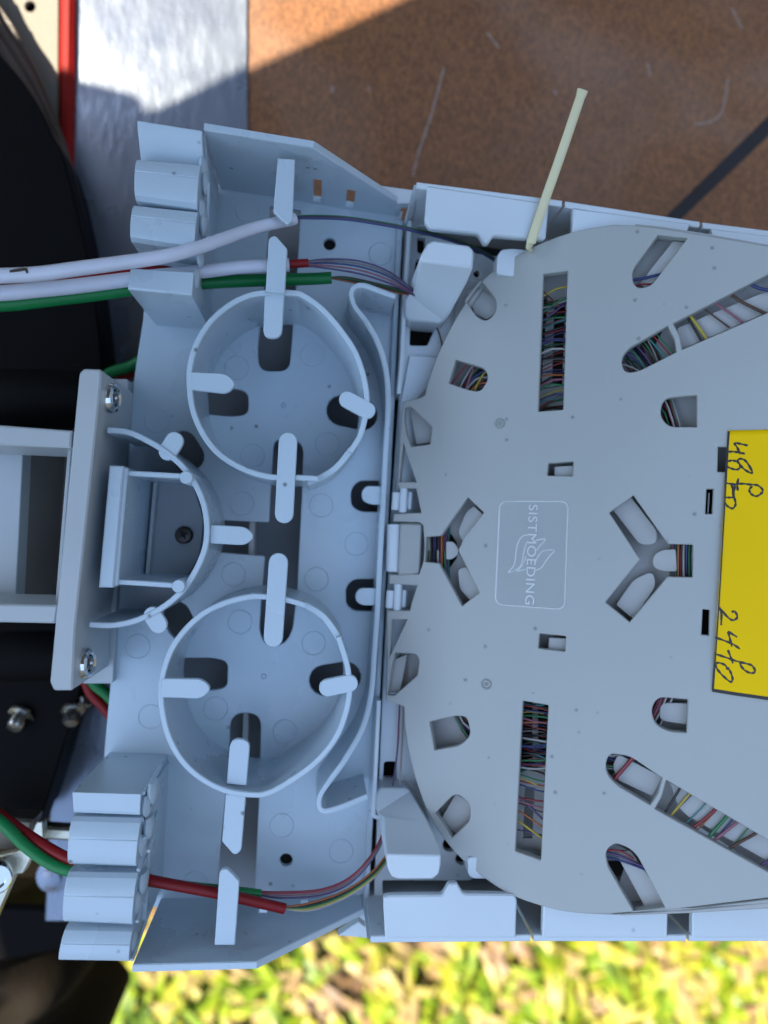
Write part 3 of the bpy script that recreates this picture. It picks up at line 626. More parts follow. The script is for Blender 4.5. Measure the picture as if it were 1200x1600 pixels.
# ------------------------------------------------------------------ hinge bracket at the side
br = empty('mounting_bracket', P(110, 830, .04), 'grey plastic mounting bracket with two chrome screws beside the half ring', 'bracket')
zt = .046
bar = MB(); slab(bar, Z(zt), rnd([(131, 576), (158, 577), (158, 592), (117, 985), (113, 1079), (84, 1079), (78, 1066), (86, 980), (113, 698), (124, 583)], 4), (), .040, .0005)
bar.build('upright_bar', M_BRK, br)
plate('foot_plate', M_BRK, .004, rnd([(166, 592), (200, 592), (176, 1068), (128, 1068)], 4), (), .005, br)
plate('arm', M_BRK, zt - .001, [(-120, 655), (112, 673), (110, 700), (-120, 690)], (), .034, br, .0005)
plate('arm', M_BRK, zt - .001, [(-120, 941), (90, 946), (86, 974), (-120, 970)], (), .034, br, .0005)
plate('inner_panel', M_BRK, .010, [(-120, 695), (36, 700), (24, 945), (-120, 945)], (), .01, br)
M_BSH = mat('brown_shade_plastic', (.15, .135, .12), .45, var=.15)  # shade of the bracket hollow put into the colour
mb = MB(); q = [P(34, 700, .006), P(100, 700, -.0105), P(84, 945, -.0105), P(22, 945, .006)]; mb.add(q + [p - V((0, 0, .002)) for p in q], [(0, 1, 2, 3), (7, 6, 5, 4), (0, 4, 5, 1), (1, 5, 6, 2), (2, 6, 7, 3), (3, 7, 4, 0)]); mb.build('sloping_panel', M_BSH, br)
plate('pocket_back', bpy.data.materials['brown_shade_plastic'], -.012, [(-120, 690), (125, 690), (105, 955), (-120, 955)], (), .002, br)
plate('pocket_step', M_BRK, .036, [(106, 700), (112, 702), (92, 944), (86, 944)], (), .04, br)
def cscrew(px, py, z):
    ax = V((1, 0, .14)).normalized(); mb = MB(); o = P(px, py, z); lathe(mb, o, ax, [(.0047, -.006), (.0047, .0016), (.0043, .0026), (.0034, .0031), (.0027, .0026), (.0024, .0006), (.0003, .0004)], 40)
    s = mb.build('screw', M_CHROME, br, 30)
    mb = MB(); lathe(mb, o + ax * .0006, ax, [(.0022, 0), (.0022, .0004), (.0003, .0004)], 6); mb.build('socket', M_DSCREW, s, 30)
cscrew(168, 622, .0365); cscrew(128, 1036, .0365)

# ------------------------------------------------------------------ THE RACK (right base)
rk = empty('tray_rack', P(700, 830, 0), 'pale grey tray rack with folded rail flanges and hook posts', 'tray rack')
plate('rack_plate', M_RACK, .003, [(643, 332), (1400, 420), (1400, 1440), (583, 1440), (597, 1100), (611, 800), (628, 560)],
      [rnd([(652, 370), (664, 372), (664, 398), (652, 394)], 3), rnd([(650, 404), (668, 410), (664, 452), (645, 450)], 5), rnd([(641, 506), (682, 508), (668, 540), (640, 540)], 3),
       circ((692, 442), 10), circ((738, 447), 9), circ((745, 428), 5), circ((703, 1320), 11), circ((722, 1342), 10),
       rnd([(600, 1190), (620, 1190), (618, 1230), (598, 1230)], 5), [(680, 640), (800, 640), (800, 462), (1150, 478), (1150, 1230), (790, 1230), (790, 1080), (670, 1080)], rnd([(652, 353), (860, 379), (1120, 414), (1120, 450), (900, 425), (850, 412), (745, 396), (700, 372), (655, 366)], 2), rnd([(598, 1376), (598, 1397), (1120, 1397), (1120, 1345), (800, 1345), (760, 1352), (735, 1376)], 2)], .003, rk)
plate('rack_shade_backing', M_HOLE, -.0145, [(615, 345), (1400, 440), (1400, 1430), (565, 1430)], (), .002, rk)  # black sheet gives the rack openings and hinge gap their deep shade
ZR = .031
def wall_seg(pts, zt_, zb_, name, thick=.0022):
    mb = MB(); ribbon(mb, [P(x, y, zt_) for x, y in pts], thick, zb_); return mb.build(name, M_RACK, rk)
wall_seg([(651, 289), (878, 318)], ZR, -.012, 'rail'); wall_seg([(883, 319), (1093, 351)], ZR, -.012, 'rail'); wall_seg([(1098, 352), (1400, 390)], ZR, -.012, 'rail')
wall_seg([(579, 1468), (829, 1466)], ZR, -.012, 'rail'); wall_seg([(834, 1466), (1072, 1466)], ZR, -.012, 'rail'); wall_seg([(1077, 1466), (1400, 1466)], ZR, -.012, 'rail')
def flange(poly, r=5):
    return plate('flange', M_RACK, ZR + .0008, rnd(poly, r), (), .0026, rk, .0005)
flange([(668, 290, 0), (664, 345), (672, 357), (748, 365), (757, 381, 3), (764, 380, 3), (771, 368), (853, 374), (858, 318, 0)])
flange([(896, 325, 0), (893, 420, 0), (1050, 430, 0), (1079, 349, 0)])
flange([(1113, 357, 0), (1113, 420, 0), (1400, 430, 0), (1400, 392, 0)])
flange([(602, 1466, 0), (599, 1404), (607, 1400), (692, 1399), (702, 1381, 3), (714, 1380, 3), (724, 1397), (804, 1398), (808, 1406), (806, 1466, 0)])
flange([(848, 1466, 0), (850, 1390, 0), (1045, 1400, 0), (1043, 1466, 0)])
flange([(1082, 1466, 0), (1083, 1400, 0), (1400, 1400, 0), (1400, 1466, 0)])
# slanting end cheeks at the rack's left end
def cheek(pts): mb = MB(); ribbon(mb, [P(*p) for p in pts], .0022, -.002); mb.build('cheek', M_RACK, rk)
cheek([(652, 290, ZR), (644, 318, .020), (641, 340, .010)]); cheek([(579, 1467, ZR), (574, 1440, .018), (578, 1415, .006)])
plate('link_plate', M_RACK, .012, [(596, 290), (648, 297), (642, 318), (622, 318)], (), .004, rk)
plate('link_plate', M_RACK, .012, [(528, 1462), (574, 1466), (573, 1450), (560, 1440)], (), .004, rk)
# edge strip by the black gap
guide_pts = [(641, 345), (632, 480), (628, 560), (623, 615)]
mb = MB(); ribbon(mb, [P(x, y, .010) for x, y in cr(guide_pts, 4)], .0016, -.004); mb.build('edge_strip', M_RACK, rk, 40)
mb = MB(); ribbon(mb, [P(x, y, .010) for x, y in cr([(592, 1095), (588, 1180), (584, 1262), (586, 1276), (600, 1277)], 4)], .0016, -.004); mb.build('edge_strip', M_RACK, rk, 40)
plate('hinge_bed', M_RACK, .005, [(640, 555), (624, 640), (604, 1095), (680, 1095), (700, 560)], [[(626, 768), (668, 768), (668, 798), (626, 798)], [(618, 922), (660, 922), (660, 952), (618, 952)]], .004, rk)
# hook posts
def hook(fl, slope, nsplit, zt_, zs):
    pts = fl + slope; n = len(fl)
    top = [P(x, y, zt_) for x, y in fl] + [P(x, y, z) for x, y, z in slope]
    return top
mb = MB()
a = [(655, 408), (659, 396), (667, 381), (676, 375), (733, 383), (741, 391), (741, 400), (739, 418)]
top = [P(x, y, .040) for x, y in a] + [P(730, 440, .034), P(704, 488, .020), P(694, 503, .014), P(686, 505, .012), P(640, 501, .012), P(633, 494, .012), P(632, 468, .016), P(638, 459, .018), P(647, 457, .020), P(651, 440, .028)]
hull_down(mb, top, [tuple(range(8)), (0, 7, 8, 17), (17, 8, 9, 16), (16, 9, 10, 15), (15, 10, 11, 12, 13, 14)], -.002)
mb.build('hook_post', M_RACK, rk, 12, bevel=.0008)
mb = MB()
a = [(604, 1335), (606, 1358), (612, 1370), (622, 1374), (676, 1374), (686, 1366), (689, 1352), (689, 1337)]
top = [P(x, y, .040) for x, y in a] + [P(686, 1322, .036), P(668, 1285, .026), P(641, 1236, .012), P(634, 1232, .012), P(594, 1231, .012), P(589, 1240, .013), P(588, 1270, .018), P(593, 1276, .020), P(600, 1277, .022), P(602, 1310, .032)]
hull_down(mb, top, [tuple(range(8)), (0, 7, 8, 17), (17, 8, 9, 16), (16, 9, 10, 14, 15), (14, 10, 11, 12, 13)], -.002)
mb.build('hook_post', M_RACK, rk, 12, bevel=.0008)
plate('hook_tip', M_RACK, .026, rnd([(776, 428), (777, 400), (783, 390), (798, 388), (850, 392), (850, 440)], 5), (), .006, rk)
plate('hook_tip', M_RACK, .026, rnd([(731, 1340), (731, 1366), (738, 1373), (800, 1374), (850, 1374), (850, 1330)], 5), (), .006, rk)
# hinge knuckles
def rbox(x0, y0, x1, y1, z, th, name, r=3, sk=-3, m=M_RACK):
    return plate(name, m, z, rnd([(x0, y0), (x1, y0), (x1 + sk * (y1 - y0) / 60, y1), (x0 + sk * (y1 - y0) / 60, y1)], r), (), th, rk, .0006)
def pinz(x0, x1, y0, y1, z, name='hinge_pin'):
    a = P((x0 + x1) / 2, y0, z); b = P((x0 + x1) / 2 - 2, y1, z); r = (P(x0, y0, z) - P(x1, y0, z)).length / 2
    mb = MB(); tube(mb, [a, b], r, 20); mb.build(name, M_RACK, rk, 40, bevel=.0003)
for dy, dx in ((0, 0), (153, -9)):
    pinz(613 + dx, 625 + dx, 769 + dy, 797 + dy, .011, 'hinge_knuckle'); pinz(625 + dx, 638 + dx, 757 + dy, 801 + dy, .011); pinz(637 + dx, 645 + dx, 768 + dy, 796 + dy, .010, 'hinge_knuckle')
pinz(605, 627, 819, 893, .011, 'hinge_barrel')
rbox(626, 818, 660, 898, .0145, .006, 'latch_block', 4, -3, M_COV)

# ------------------------------------------------------------------ THE SPLICE TRAY
tr = empty('splice_tray', TP.hit(870, 860), 'grey oval splice tray with windowed cover, raised flame emblem and yellow sticker', 'splice tray')
cover = cr([(960, 351), (905, 360), (860, 374), (820, 392), (788, 411), (752, 440), (726, 475), (703, 515), (684, 555), (668, 598)], 5) + \
    [(664, 617), (656, 622), (629, 627), (627, 650), (624, 700), (621, 756), (623, 763), (650, 763), (658, 801), (615, 803), (614, 815), (655, 816), (661, 821), (663, 850), (662, 875), (655, 897), (608, 898), (608, 912), (652, 915), (645, 935), (640, 954), (605, 954), (604, 966), (605, 1020), (603, 1094), (631, 1104)] + \
    cr([(632, 1130), (640, 1180), (657, 1240), (680, 1290), (714, 1335), (758, 1373), (802, 1400), (858, 1419), (905, 1427), (950, 1428)], 5) + \
    [(1060, 1420), (1200, 1403), (1420, 1375), (1420, 425), (1200, 384), (1100, 367), (1030, 356), (990, 352)]
HOLES = {
 'a': rnd([(632, 637), (641, 635), (675, 667), (672, 694), (642, 698), (635, 680), (631, 655)], 2),
 'tri': [(630, 692), (623.5, 753), (650, 753)], 'tri2': [(612, 968), (636, 968), (608, 1028)],
 'b': rnd([(712, 562, 1), (701, 599, 1), (738, 611, 14), (752, 611, 12), (764, 590, 14), (757, 575, 12)], 2, 5),
 'c': rnd([(751, 440, 1), (727, 470, 2), (746, 496, 9), (760, 502, 10), (775, 489, 12), (776, 468, 10)], 2, 5),
 'd': rnd([(849, 428), (887, 423), (880, 640), (841, 643)], 2),
 'e': rnd([(1028, 367, 1), (1074, 372, 1), (1030, 430, 3), (1017, 447, 14), (992, 451, 14), (986, 425, 14)], 2, 6),
 'f': rnd([(1043, 509, 1), (1054, 530, 3), (1057, 550, 1), (998, 580, 20), (976, 583, 18), (970, 562, 18), (981, 545, 16)], 2, 6),
 'g': rnd([(1052, 505, 1), (1062, 525, 3), (1066, 546, 1), (1240, 471, 1), (1240, 408, 1)], 1),
 'h': rnd([(1089, 617, 1), (1089, 667, 1), (1045, 667, 16), (1031, 650, 14), (1036, 622, 22)], 2, 6),
 'i': rnd([(857, 724), (896, 721), (895, 744), (855, 743)], 1.5), 'j': rnd([(843, 990), (884, 994), (883, 1018), (841, 1013)], 1.5),
 'k': rnd([(666, 839), (689, 837), (731, 777), (756, 801), (725, 840), (716, 860), (726, 880), (749, 926), (722, 947), (686, 880), (664, 878)], 1.2),
 'l': rnd([(990, 774), (1044, 850), (1083, 851), (1082, 902), (1043, 901), (984, 972), (946, 941), (1000, 874), (952, 801)], 1.2),
 'm': rnd([(1104, 764), (1115, 764), (1113, 803), (1102, 803)], 1), 'n': rnd([(1122, 698), (1142, 698), (1139, 738), (1121, 737)], 1), 'o': rnd([(1098, 952), (1109, 953), (1108, 993), (1096, 992)], 1),
 'p': rnd([(1075, 1093, 1), (1073, 1145, 1), (1045, 1143, 10), (1023, 1132, 14), (1017, 1108, 16), (1028, 1089, 14)], 2, 6),
 'q': rnd([(1035, 1216, 1), (1028, 1240, 3), (1016, 1258, 1), (962, 1226, 12), (945, 1205, 16), (950, 1176, 20), (985, 1182, 10)], 2, 6),
 'r': rnd([(1041, 1219, 1), (1034, 1245, 3), (1023, 1264, 1), (1240, 1385, 1), (1240, 1336, 1)], 1),
 's': rnd([(945, 1330, 14), (962, 1316, 14), (992, 1330, 18), (1039, 1418, 1), (990, 1424, 1), (950, 1355, 4)], 2, 6),
 't': rnd([(817, 1095), (857, 1102), (845, 1344), (805, 1330)], 2),
 'u': rnd([(671, 1128, 1), (712, 1118, 10), (730, 1120, 10), (736, 1150, 14), (718, 1165, 8), (679, 1172, 1)], 2, 5),
 'v': rnd([(680, 1271, 1), (706, 1309, 1), (734, 1283, 8), (735, 1256, 12), (712, 1238, 12)], 2, 5),
 'w': rnd([(617, 1020), (651, 1022, 5), (655, 1032), (652, 1055), (616, 1087), (605, 1086), (612, 1038)], 1.5),
}
cv = plate('cover', M_COV, TP, cover, list(HOLES.values()), .0030, tr, .00028)
# tray body below: floor with gaps, mid-level retaining tongues, rim
FT = TP.off(-.0085)
def tin(c): return c
body_out = cr([(960, 354), (905, 363), (860, 377), (822, 395), (790, 414), (755, 443), (729, 478), (706, 518), (688, 558), (672, 600)], 5) + [(634, 640), (632, 700), (650, 760), (664, 820), (664, 880), (656, 900), (645, 940), (614, 1030), (612, 1088), (632, 1104)] + \
    cr([(636, 1130), (644, 1180), (661, 1240), (684, 1290), (718, 1333), (761, 1371), (805, 1398), (860, 1417), (905, 1425), (950, 1428)], 5) + [(1080, 1424), (1200, 1416), (1420, 1398), (1420, 425), (1200, 388), (1100, 370), (1030, 359), (990, 355)]
gaps = [[(1052, 843), (1092, 843), (1090, 908), (1048, 908)], [(660, 833), (704, 833), (714, 848), (714, 872), (704, 886), (660, 886)], [(720, 440), (800, 430), (800, 560), (700, 560)], [(822, 470), (856, 462), (846, 600), (818, 600)], [(866, 470), (884, 470), (878, 600), (862, 600)],
        [(905, 480), (975, 500), (955, 590), (900, 590)], [(1010, 520), (1045, 500), (1020, 545), (990, 560)],
        [(1015, 690), (1045, 640), (1052, 600), (1010, 610)], [(800, 1095), (832, 1095), (832, 1200), (800, 1200)], [(840, 1100), (862, 1100), (860, 1190), (840, 1190)],
        [(1097, 760), (1120, 690), (1125, 1000), (1095, 1000)], [(900, 1290), (985, 1330), (960, 1400), (900, 1380)], [(930, 1120), (1000, 1130), (990, 1200), (930, 1190)],
        [(820, 1230), (835, 1230), (832, 1310), (817, 1310)], [(1110, 420), (1180, 400), (1160, 460), (1095, 470)], [(1090, 1290), (1150, 1330), (1170, 1380), (1080, 1330)]]
pf = TP.off(-.0085)
fl = MB(); slab(fl, pf, body_out, gaps, .0016, 0); fl.build('tray_floor', M_TRAY, tr)
# rim wall
mb = MB()
def wall_on(mb, pl_top, pts, thick, h):
    n = len(pts); q = [pl_top.uv(*p) for p in pts]; vs = []
    for i in range(n):
        a = V(q[max(0, i - 1)]); c = V(q[min(n - 1, i + 1)]); t = (c - a).normalized(); s = V((-t.y, t.x)) * thick / 2; p = V(q[i])
        vs += [pl_top.xyz(*(p + s), -h), pl_top.xyz(*(p + s), 0), pl_top.xyz(*(p - s), 0), pl_top.xyz(*(p - s), -h)]
    fs = [(i * 4 + k, (i + 1) * 4 + k, (i + 1) * 4 + (k + 1) % 4, i * 4 + (k + 1) % 4) for i in range(n - 1) for k in range(4)] + [(0, 1, 2, 3), tuple((n - 1) * 4 + k for k in (3, 2, 1, 0))]
    mb.add(vs, fs)
UT = TP.off(-.0023)
i1 = body_out.index((632, 1104)); i0 = body_out.index((672, 600)) if (672, 600) in body_out else 45
wall_on(mb, UT, [(1420, 431), (1200, 390), (1100, 373), (1030, 362), (990, 358)] + [(x + 2, y + 2) for x, y in body_out[:i0 + 1]], .0013, .0062)
wall_on(mb, UT, [(x + 2, y - 2) for x, y in body_out[i1:]][:60] + [], .0013, .0062)
mb.build('tray_rim', M_TRAY, tr, 40)
plate('lower_lip', M_COV, UT, [(935, 1423), (1060, 1421), (1200, 1405), (1420, 1380), (1420, 1395), (1200, 1413), (1080, 1424), (960, 1430)], (), .0016, tr)
plate('lower_lip', M_COV, TP.off(-.0055), [(960, 1420), (1420, 1385), (1420, 1408), (1200, 1420), (1080, 1427), (970, 1431)], (), .0016, tr)
# tongues seen through the windows
MT = TP.off(-.0042)
def tongue(poly, r=2, h=None): plate('retaining_tongue', M_TRAY, MT if h is None else TP.off(h), rnd(poly, r, 6), (), .0012, tr, .0002)
tongue([(1100, 1099), (1100, 1135), (1048, 1129, 16), (1030, 1125, 12), (1031, 1098, 18)], 2)
tongue([(1052, 376), (1090, 380), (1040, 450), (1008, 450), (998, 444)], 2)
tongue([(1056, 552), (1066, 546), (1260, 462), (1260, 430), (1105, 492), (1092, 498), (1058, 512)], 2)
tongue([(1044, 1221), (1050, 1232), (1060, 1262), (1075, 1276), (1260, 1380), (1260, 1330)], 2)
tongue([(957, 1195, 8), (966, 1178, 6), (1035, 1214), (1020, 1245), (963, 1218, 8)], 4)
tongue([(960, 1330), (985, 1330), (1050, 1418), (1008, 1418)], 4)
for a, b, w_ in (((965, 800), (1010, 832), 0),): pass
tongue([(956, 795), (985, 775), (1028, 830, 12), (1026, 850, 12), (1000, 852, 10)], 4)
tongue([(990, 968), (962, 945), (990, 905, 10), (1020, 892, 16), (1026, 915, 14)], 4)
tongue([(1056, 858), (1058, 893), (1036, 893, 14), (1020, 886, 12), (1020, 868, 12), (1034, 859, 12)], 4, -.0040)
tongue([(728, 800), (740, 790), (765, 812), (732, 852, 8), (720, 842, 8), (716, 828, 6)], 3)
tongue([(715, 890, 6), (728, 885), (756, 925), (738, 942), (718, 920, 6)], 3)
tongue([(697, 846), (708, 846, 8), (717, 858, 8), (716, 866, 8), (706, 874, 8), (697, 874)], 2, -.0030)
tongue([(728, 455), (752, 444), (790, 480), (760, 500), (742, 490)], 3); tongue([(686, 1285), (712, 1240), (750, 1262), (715, 1305)], 3)
tongue([(640, 640), (652, 640), (680, 668), (676, 692), (650, 694)], 2); tongue([(617, 1030), (636, 1022), (625, 1082), (606, 1082)], 2)
tongue([(866, 729), (900, 727), (900, 748), (866, 748)], 1, -.0030); tongue([(858, 996), (890, 998), (888, 1024), (856, 1022)], 1, -.0030)
tongue([(1107, 770), (1109, 770), (1107, 806), (1105, 806)], 0, -.0016)
# moulded buttons
for c in [(781, 662), (760, 1069)]:
    mb = MB(); mb.add(*mark_ring(c, 6.5, pl=TP, wd=.0004, hgt=.0006)); mb.add(*mark_ring(c, 2, pl=TP, wd=.0003, hgt=.0005)); mb.build('moulded_boss', M_COV, cv, 60)
# emblem frame, flame and lettering
def ridge(mb, pts, r=.00022, closed=False, sub=5):
    q = cr(pts, sub, closed) if sub > 1 else pts
    if closed: q = q + [q[0]]
    tube(mb, [TP.hit(x, y) for x, y in q], r, 6)
em = MB(); ridge(em, rnd([(781, 783), (888, 783), (882, 952), (774, 944)], 13, 5), .00030, True, 1); emo = em.build('emblem_frame', M_COV, cv, 60)
M_PANEL = mat('stippled_cover_plastic', (.325, .34, .332), .5, spec=.3, bump=.15, bscale=1500, var=.04)  # darkened a little for the shade the stippling would give
plate('emblem_panel', M_PANEL, TP.off(.00006), rnd([(781, 783), (888, 783), (882, 952), (774, 944)], 13, 5), (), .0003, cv, 0)
zc = lambda l: [(760 + x / 7.62, 760 + y / 7.62) for x, y in l]
lg = MB()
for l in ([(490, 575), (420, 600), (375, 680), (355, 760), (345, 860), (322, 950), (263, 1022), (330, 1003), (400, 950), (430, 880), (445, 800), (462, 720), (490, 650)],
          [(470, 830), (450, 900), (405, 970), (365, 1008), (420, 1000), (465, 985)], [(588, 642), (640, 630), (700, 627), (662, 680), (625, 720), (600, 760)],
          [(575, 940), (592, 880), (640, 800), (700, 757), (808, 762), (752, 830), (700, 900), (655, 965), (585, 1000)]):
    ridge(lg, zc(l), .00026, False, 4)
lg.build('flame_emblem', M_COV, cv, 60)
def text3d(s, p_start, p_end, px_side, size_px, pl, m, parent, name, up_sign=1):
    cu_ = bpy.data.curves.new(name, 'FONT'); cu_.body = s; cu_.size = 1; cu_.extrude = .02; cu_.space_character = 1.08
    t = bpy.data.objects.new('tmp_text', cu_); C.collection.objects.link(t)
    bpy.context.view_layer.update()
    me = bpy.data.meshes.new_from_object(t.evaluated_get(bpy.context.evaluated_depsgraph_get()))
    bpy.data.objects.remove(t)
    xs = [v.co.x for v in me.vertices]; ys = [v.co.y for v in me.vertices]
    a = pl.hit(*p_start); b = pl.hit(*p_end); side = pl.hit(p_start[0] + px_side, p_start[1])
    u = (b - a).normalized(); n = pl.n; vv = n.cross(u)
    if vv.dot(side - a) < 0: vv = -vv
    L_ = (b - a).length; sx = L_ / (max(xs) - min(xs)); hgt = (pl.hit(p_start[0] + size_px, p_start[1]) - a).length; sy = hgt / (max(ys) - min(ys))
    for v in me.vertices:
        x = (v.co.x - min(xs)) * sx; y = (v.co.y - min(ys)) * sy; z = .00022 if v.co.z > 0 else -.0002
        v.co = a + u * x + vv * y + n * z
    me.materials.clear(); me.materials.append(m)
    o = bpy.data.objects.new(name, me); C.collection.objects.link(o); o.parent = parent; o.matrix_parent_inverse = base_inv(parent)
    return o
M_LET = mat('raised_lettering', (.60, .62, .61), .3)  # paler than the cover to stand in for light catching the relief
text3d('SISTMOEDING', (826.5, 788.5), (820.5, 944), 12, 14, TP.off(.0001), M_LET, cv, 'lettering')
bpy.data.objects['flame_emblem'].data.materials[0] = M_LET; bpy.data.objects['emblem_frame'].data.materials[0] = M_LET
# yellow sticker with handwriting
def lift(px, py):
    xl = 1137 - 25 * (py - 673) / 407; e = max(0, px - xl) / 22
    return .00030 + .0011 * math.exp(-e) * max(0, math.sin(math.pi * min(1, max(0, (py - 700) / 370)))) ** .7 + .00012 * math.sin(px * .045 + py * .021) + .00012
mb = MB(); NX, NY = 40, 44; vs = []
for jj in range(NY + 1):
    for ii in range(NX + 1):
        t = jj / NY; e = (ii / NX) ** 1.6; xl = 1137 - 25 * t; xx = xl + (1330 - xl) * e; yy = (673 - 5 * e) * (1 - t) + (1080 + 33 * e) * t
        vs.append(TP.hit(xx, yy) + TP.n * lift(xx, yy))
fs = [(q * (NX + 1) + i, q * (NX + 1) + i + 1, (q + 1) * (NX + 1) + i + 1, (q + 1) * (NX + 1) + i) for q in range(NY) for i in range(NX)]
mb.add(vs, fs); stk = mb.build('sticker', M_YEL, tr, 60)
sol = stk.modifiers.new('s', 'SOLIDIFY'); sol.thickness = .00012; sol.offset = 0
def stroke(pts, wpx=2.3, name='pen_stroke', sub=5, up=.00012):
    c2 = cr(pts, sub); q = [TP.hit(x, y) + TP.n * (lift(x, y) + up) for x, y in c2]; n = len(q); vs = []
    for i, p in enumerate(q):
        d = (q[min(n - 1, i + 1)] - q[max(0, i - 1)]).normalized(); k = 1 + (.3 * math.sin(i * 1.3 + pts[0][0]) if name == 'pen_stroke' else 0)
        s = TP.n.cross(d) * wpx * .000205 / 2 * k; vs += [p - s, p + s]
    MB().add(vs, [(2 * i, 2 * i + 1, 2 * i + 3, 2 * i + 2) for i in range(n - 1)]).build(name, M_INK, stk, 0, False)
stroke([(1138.5, 674), (1134, 740), (1128, 840), (1122, 940), (1117, 1020), (1113.5, 1079)], 3.2, 'sticker_border', 8, .00009)
stroke([(1113, 1078), (1150, 1084), (1200, 1091), (1326, 1110)], 5, 'sticker_border', 8, .00010)
za = lambda l: [(1080 + x / 8, 660 + y / 8) for x, y in l]; zd = lambda l: [(1080 + x / 8, 920 + y / 8) for x, y in l]
for l in ([(705, 292), (620, 272), (540, 262), (575, 320), (612, 400)], [(440, 372), (520, 368), (600, 380), (670, 395)],
          [(590, 520), (580, 470), (640, 460), (700, 510), (760, 620), (730, 630), (650, 580), (600, 520), (560, 490), (500, 480), (440, 500), (430, 545), (500, 580), (570, 592), (610, 560), (590, 500)],
          [(588, 700), (572, 780), (580, 855)], [(425, 760), (520, 775), (640, 768), (740, 780), (830, 790), (890, 850), (860, 900), (800, 925), (740, 890), (725, 840), (760, 800)],
          [(500, 770), (515, 850), (530, 950)], [(545, 780), (530, 870), (520, 950)], [(420, 940), (470, 942), (530, 940)], [(420, 1010), (450, 1050), (510, 1078), (550, 1030), (540, 960), (520, 880)]):
    stroke(za(l), 3.0)
for l in ([(500, 290), (540, 280), (572, 350), (520, 390), (450, 350), (340, 225), (370, 300), (368, 450)], [(455, 530), (570, 600)], [(455, 530), (480, 620), (505, 720)], [(290, 600), (400, 640), (520, 690), (605, 750)],
          [(455, 760), (490, 850), (520, 930)], [(285, 805), (420, 850), (560, 900), (680, 930), (760, 960), (795, 1030), (740, 1050), (660, 1010), (610, 940), (640, 920)],
          [(455, 1010), (420, 950), (340, 920), (300, 940), (330, 1010), (400, 1090), (490, 1160), (515, 1120), (490, 1040), (455, 980)]):
    stroke(zd(l), 3.0)

# ------------------------------------------------------------------ fibres in the tray
COLS = ['red', 'green', 'blue', 'violet', 'white', 'brown', 'black', 'pink', 'yellow', 'orange', 'turquoise', 'grey']
def fibre(pts3, col, r, label, group, name='fibre_strand'):
    mb = MB(); tube(mb, pts3, r, 6); return prop(mb.build(name, FM[col], None, 70, False), label, 'optical fibre', group)
fr = random.Random(11)
ORD = 'first second third fourth fifth sixth seventh eighth ninth tenth eleventh twelfth thirteenth fourteenth fifteenth sixteenth seventeenth eighteenth nineteenth twentieth'.split()
ORD += ['twenty-' + k for k in ORD[:9]] + ['thirtieth'] + ['thirty-' + k for k in ORD[:9]]
def coil(i, n, col):
    t = i / (n - 1); yt = 470 + 168 * t; yb = 1205 - 110 * t; j = lambda s: fr.uniform(-s, s); rad = fr.choice((.0002, .00028, .00038)); w1 = fr.uniform(0, 6)
    xl = 668 + 34 * t + j(2); xr = 1084 - 36 * t + j(2)
    k = .75
    pts = [(xl, 860), (xl + 3, 770), (xl + 28 - 6 * t, 655 + 10 * t), (738 + 14 * t + j(3), 575 + 40 * t), (800 + j(4), yt + 32 - 6 * t + j(19)), (865 + j(5), yt + j(2)), (940, yt - 6 + 14 * t + j(19)),
           (1005 - 16 * t + j(3), yt + 32 + 8 * t), (1052 - 18 * t + j(3), 630 + 20 * t), (xr, 760), (xr, 870), (xr - 3, 980), (1040 - 16 * t, 1120 - 20 * t + j(3)), (975 - 12 * t, 1195 - 30 * t + j(4)), (900, yb + 8 + j(17)), (837 + j(3), yb + j(4)), (780, yb - 12 + 14 * t + j(17)), (722 + 10 * t + j(3), 1140 - 26 * t), (xl + 16, 1040 - 12 * t), (xl + 2, 950)]
    d = -.0046 - .0036 * fr.random(); pl = TP.off(d); q = cr(pts, 5, True); q.append(q[0])
    fibre([pl.hit(x, y) + TP.n * .0006 * math.sin(m * .4 + i) for m, (x, y) in enumerate(q)], col, rad, col + ' fibre strand, ' + ORD[i] + ' from the top of the coil in the tall upper window', 'fibre strands coiled in the splice tray')
order = ['brown', 'green', 'white', 'violet', 'red', 'black', 'green', 'pink', 'brown', 'turquoise', 'black', 'red', 'blue', 'violet', 'blue', 'green', 'black', 'white', 'grey', 'red', 'black', 'white', 'brown', 'red', 'violet', 'blue', 'orange', 'black', 'pink', 'violet', 'green', 'black', 'yellow', 'blue', 'red', 'turquoise', 'green', 'brown', 'black']
for i, c in enumerate(order): coil(i, len(order), c)
def loose(pts, col, label, d=-.0036, r=.00032, group='loose fibre strands in the splice tray'):
    pl = TP.off(d); fibre([pl.hit(x, y) for x, y in cr(pts, 6)], col, r, label, group)
loose([(800, 500), (850, 462), (885, 448), (960, 445)], 'yellow', 'yellow fibre strand alone at the top of the tall upper window')
loose([(800, 520), (850, 487), (885, 466), (950, 455)], 'green', 'green fibre strand just under the yellow one in the tall upper window')
loose([(800, 530), (850, 500), (885, 476), (950, 462)], 'violet', 'violet fibre strand under the green one in the tall upper window')
loose([(830, 440), (852, 458), (875, 480)], 'brown', 'brown fibre strand slanting down in the tall upper window')
loose([(690, 620), (725, 575), (735, 560)], 'red', 'red fibre strand forming one side of a narrow V in the small upper window'); loose([(722, 625), (741, 570), (747, 545)], 'pink', 'pink fibre strand forming the other side of a narrow V in the small upper window')
loose([(735, 625), (752, 590), (775, 560)], 'yellow', 'yellow fibre strand at the rounded end of the small upper window')
loose([(975, 440), (1000, 436), (1035, 428), (1070, 420)], 'blue', 'blue fibre strand across the slanted window near the top edge', -.0030, .0005)
loose([(980, 452), (1005, 444), (1030, 446)], 'red', 'red fibre strand at the rounded tip of the slanted window near the top edge', -.0030)
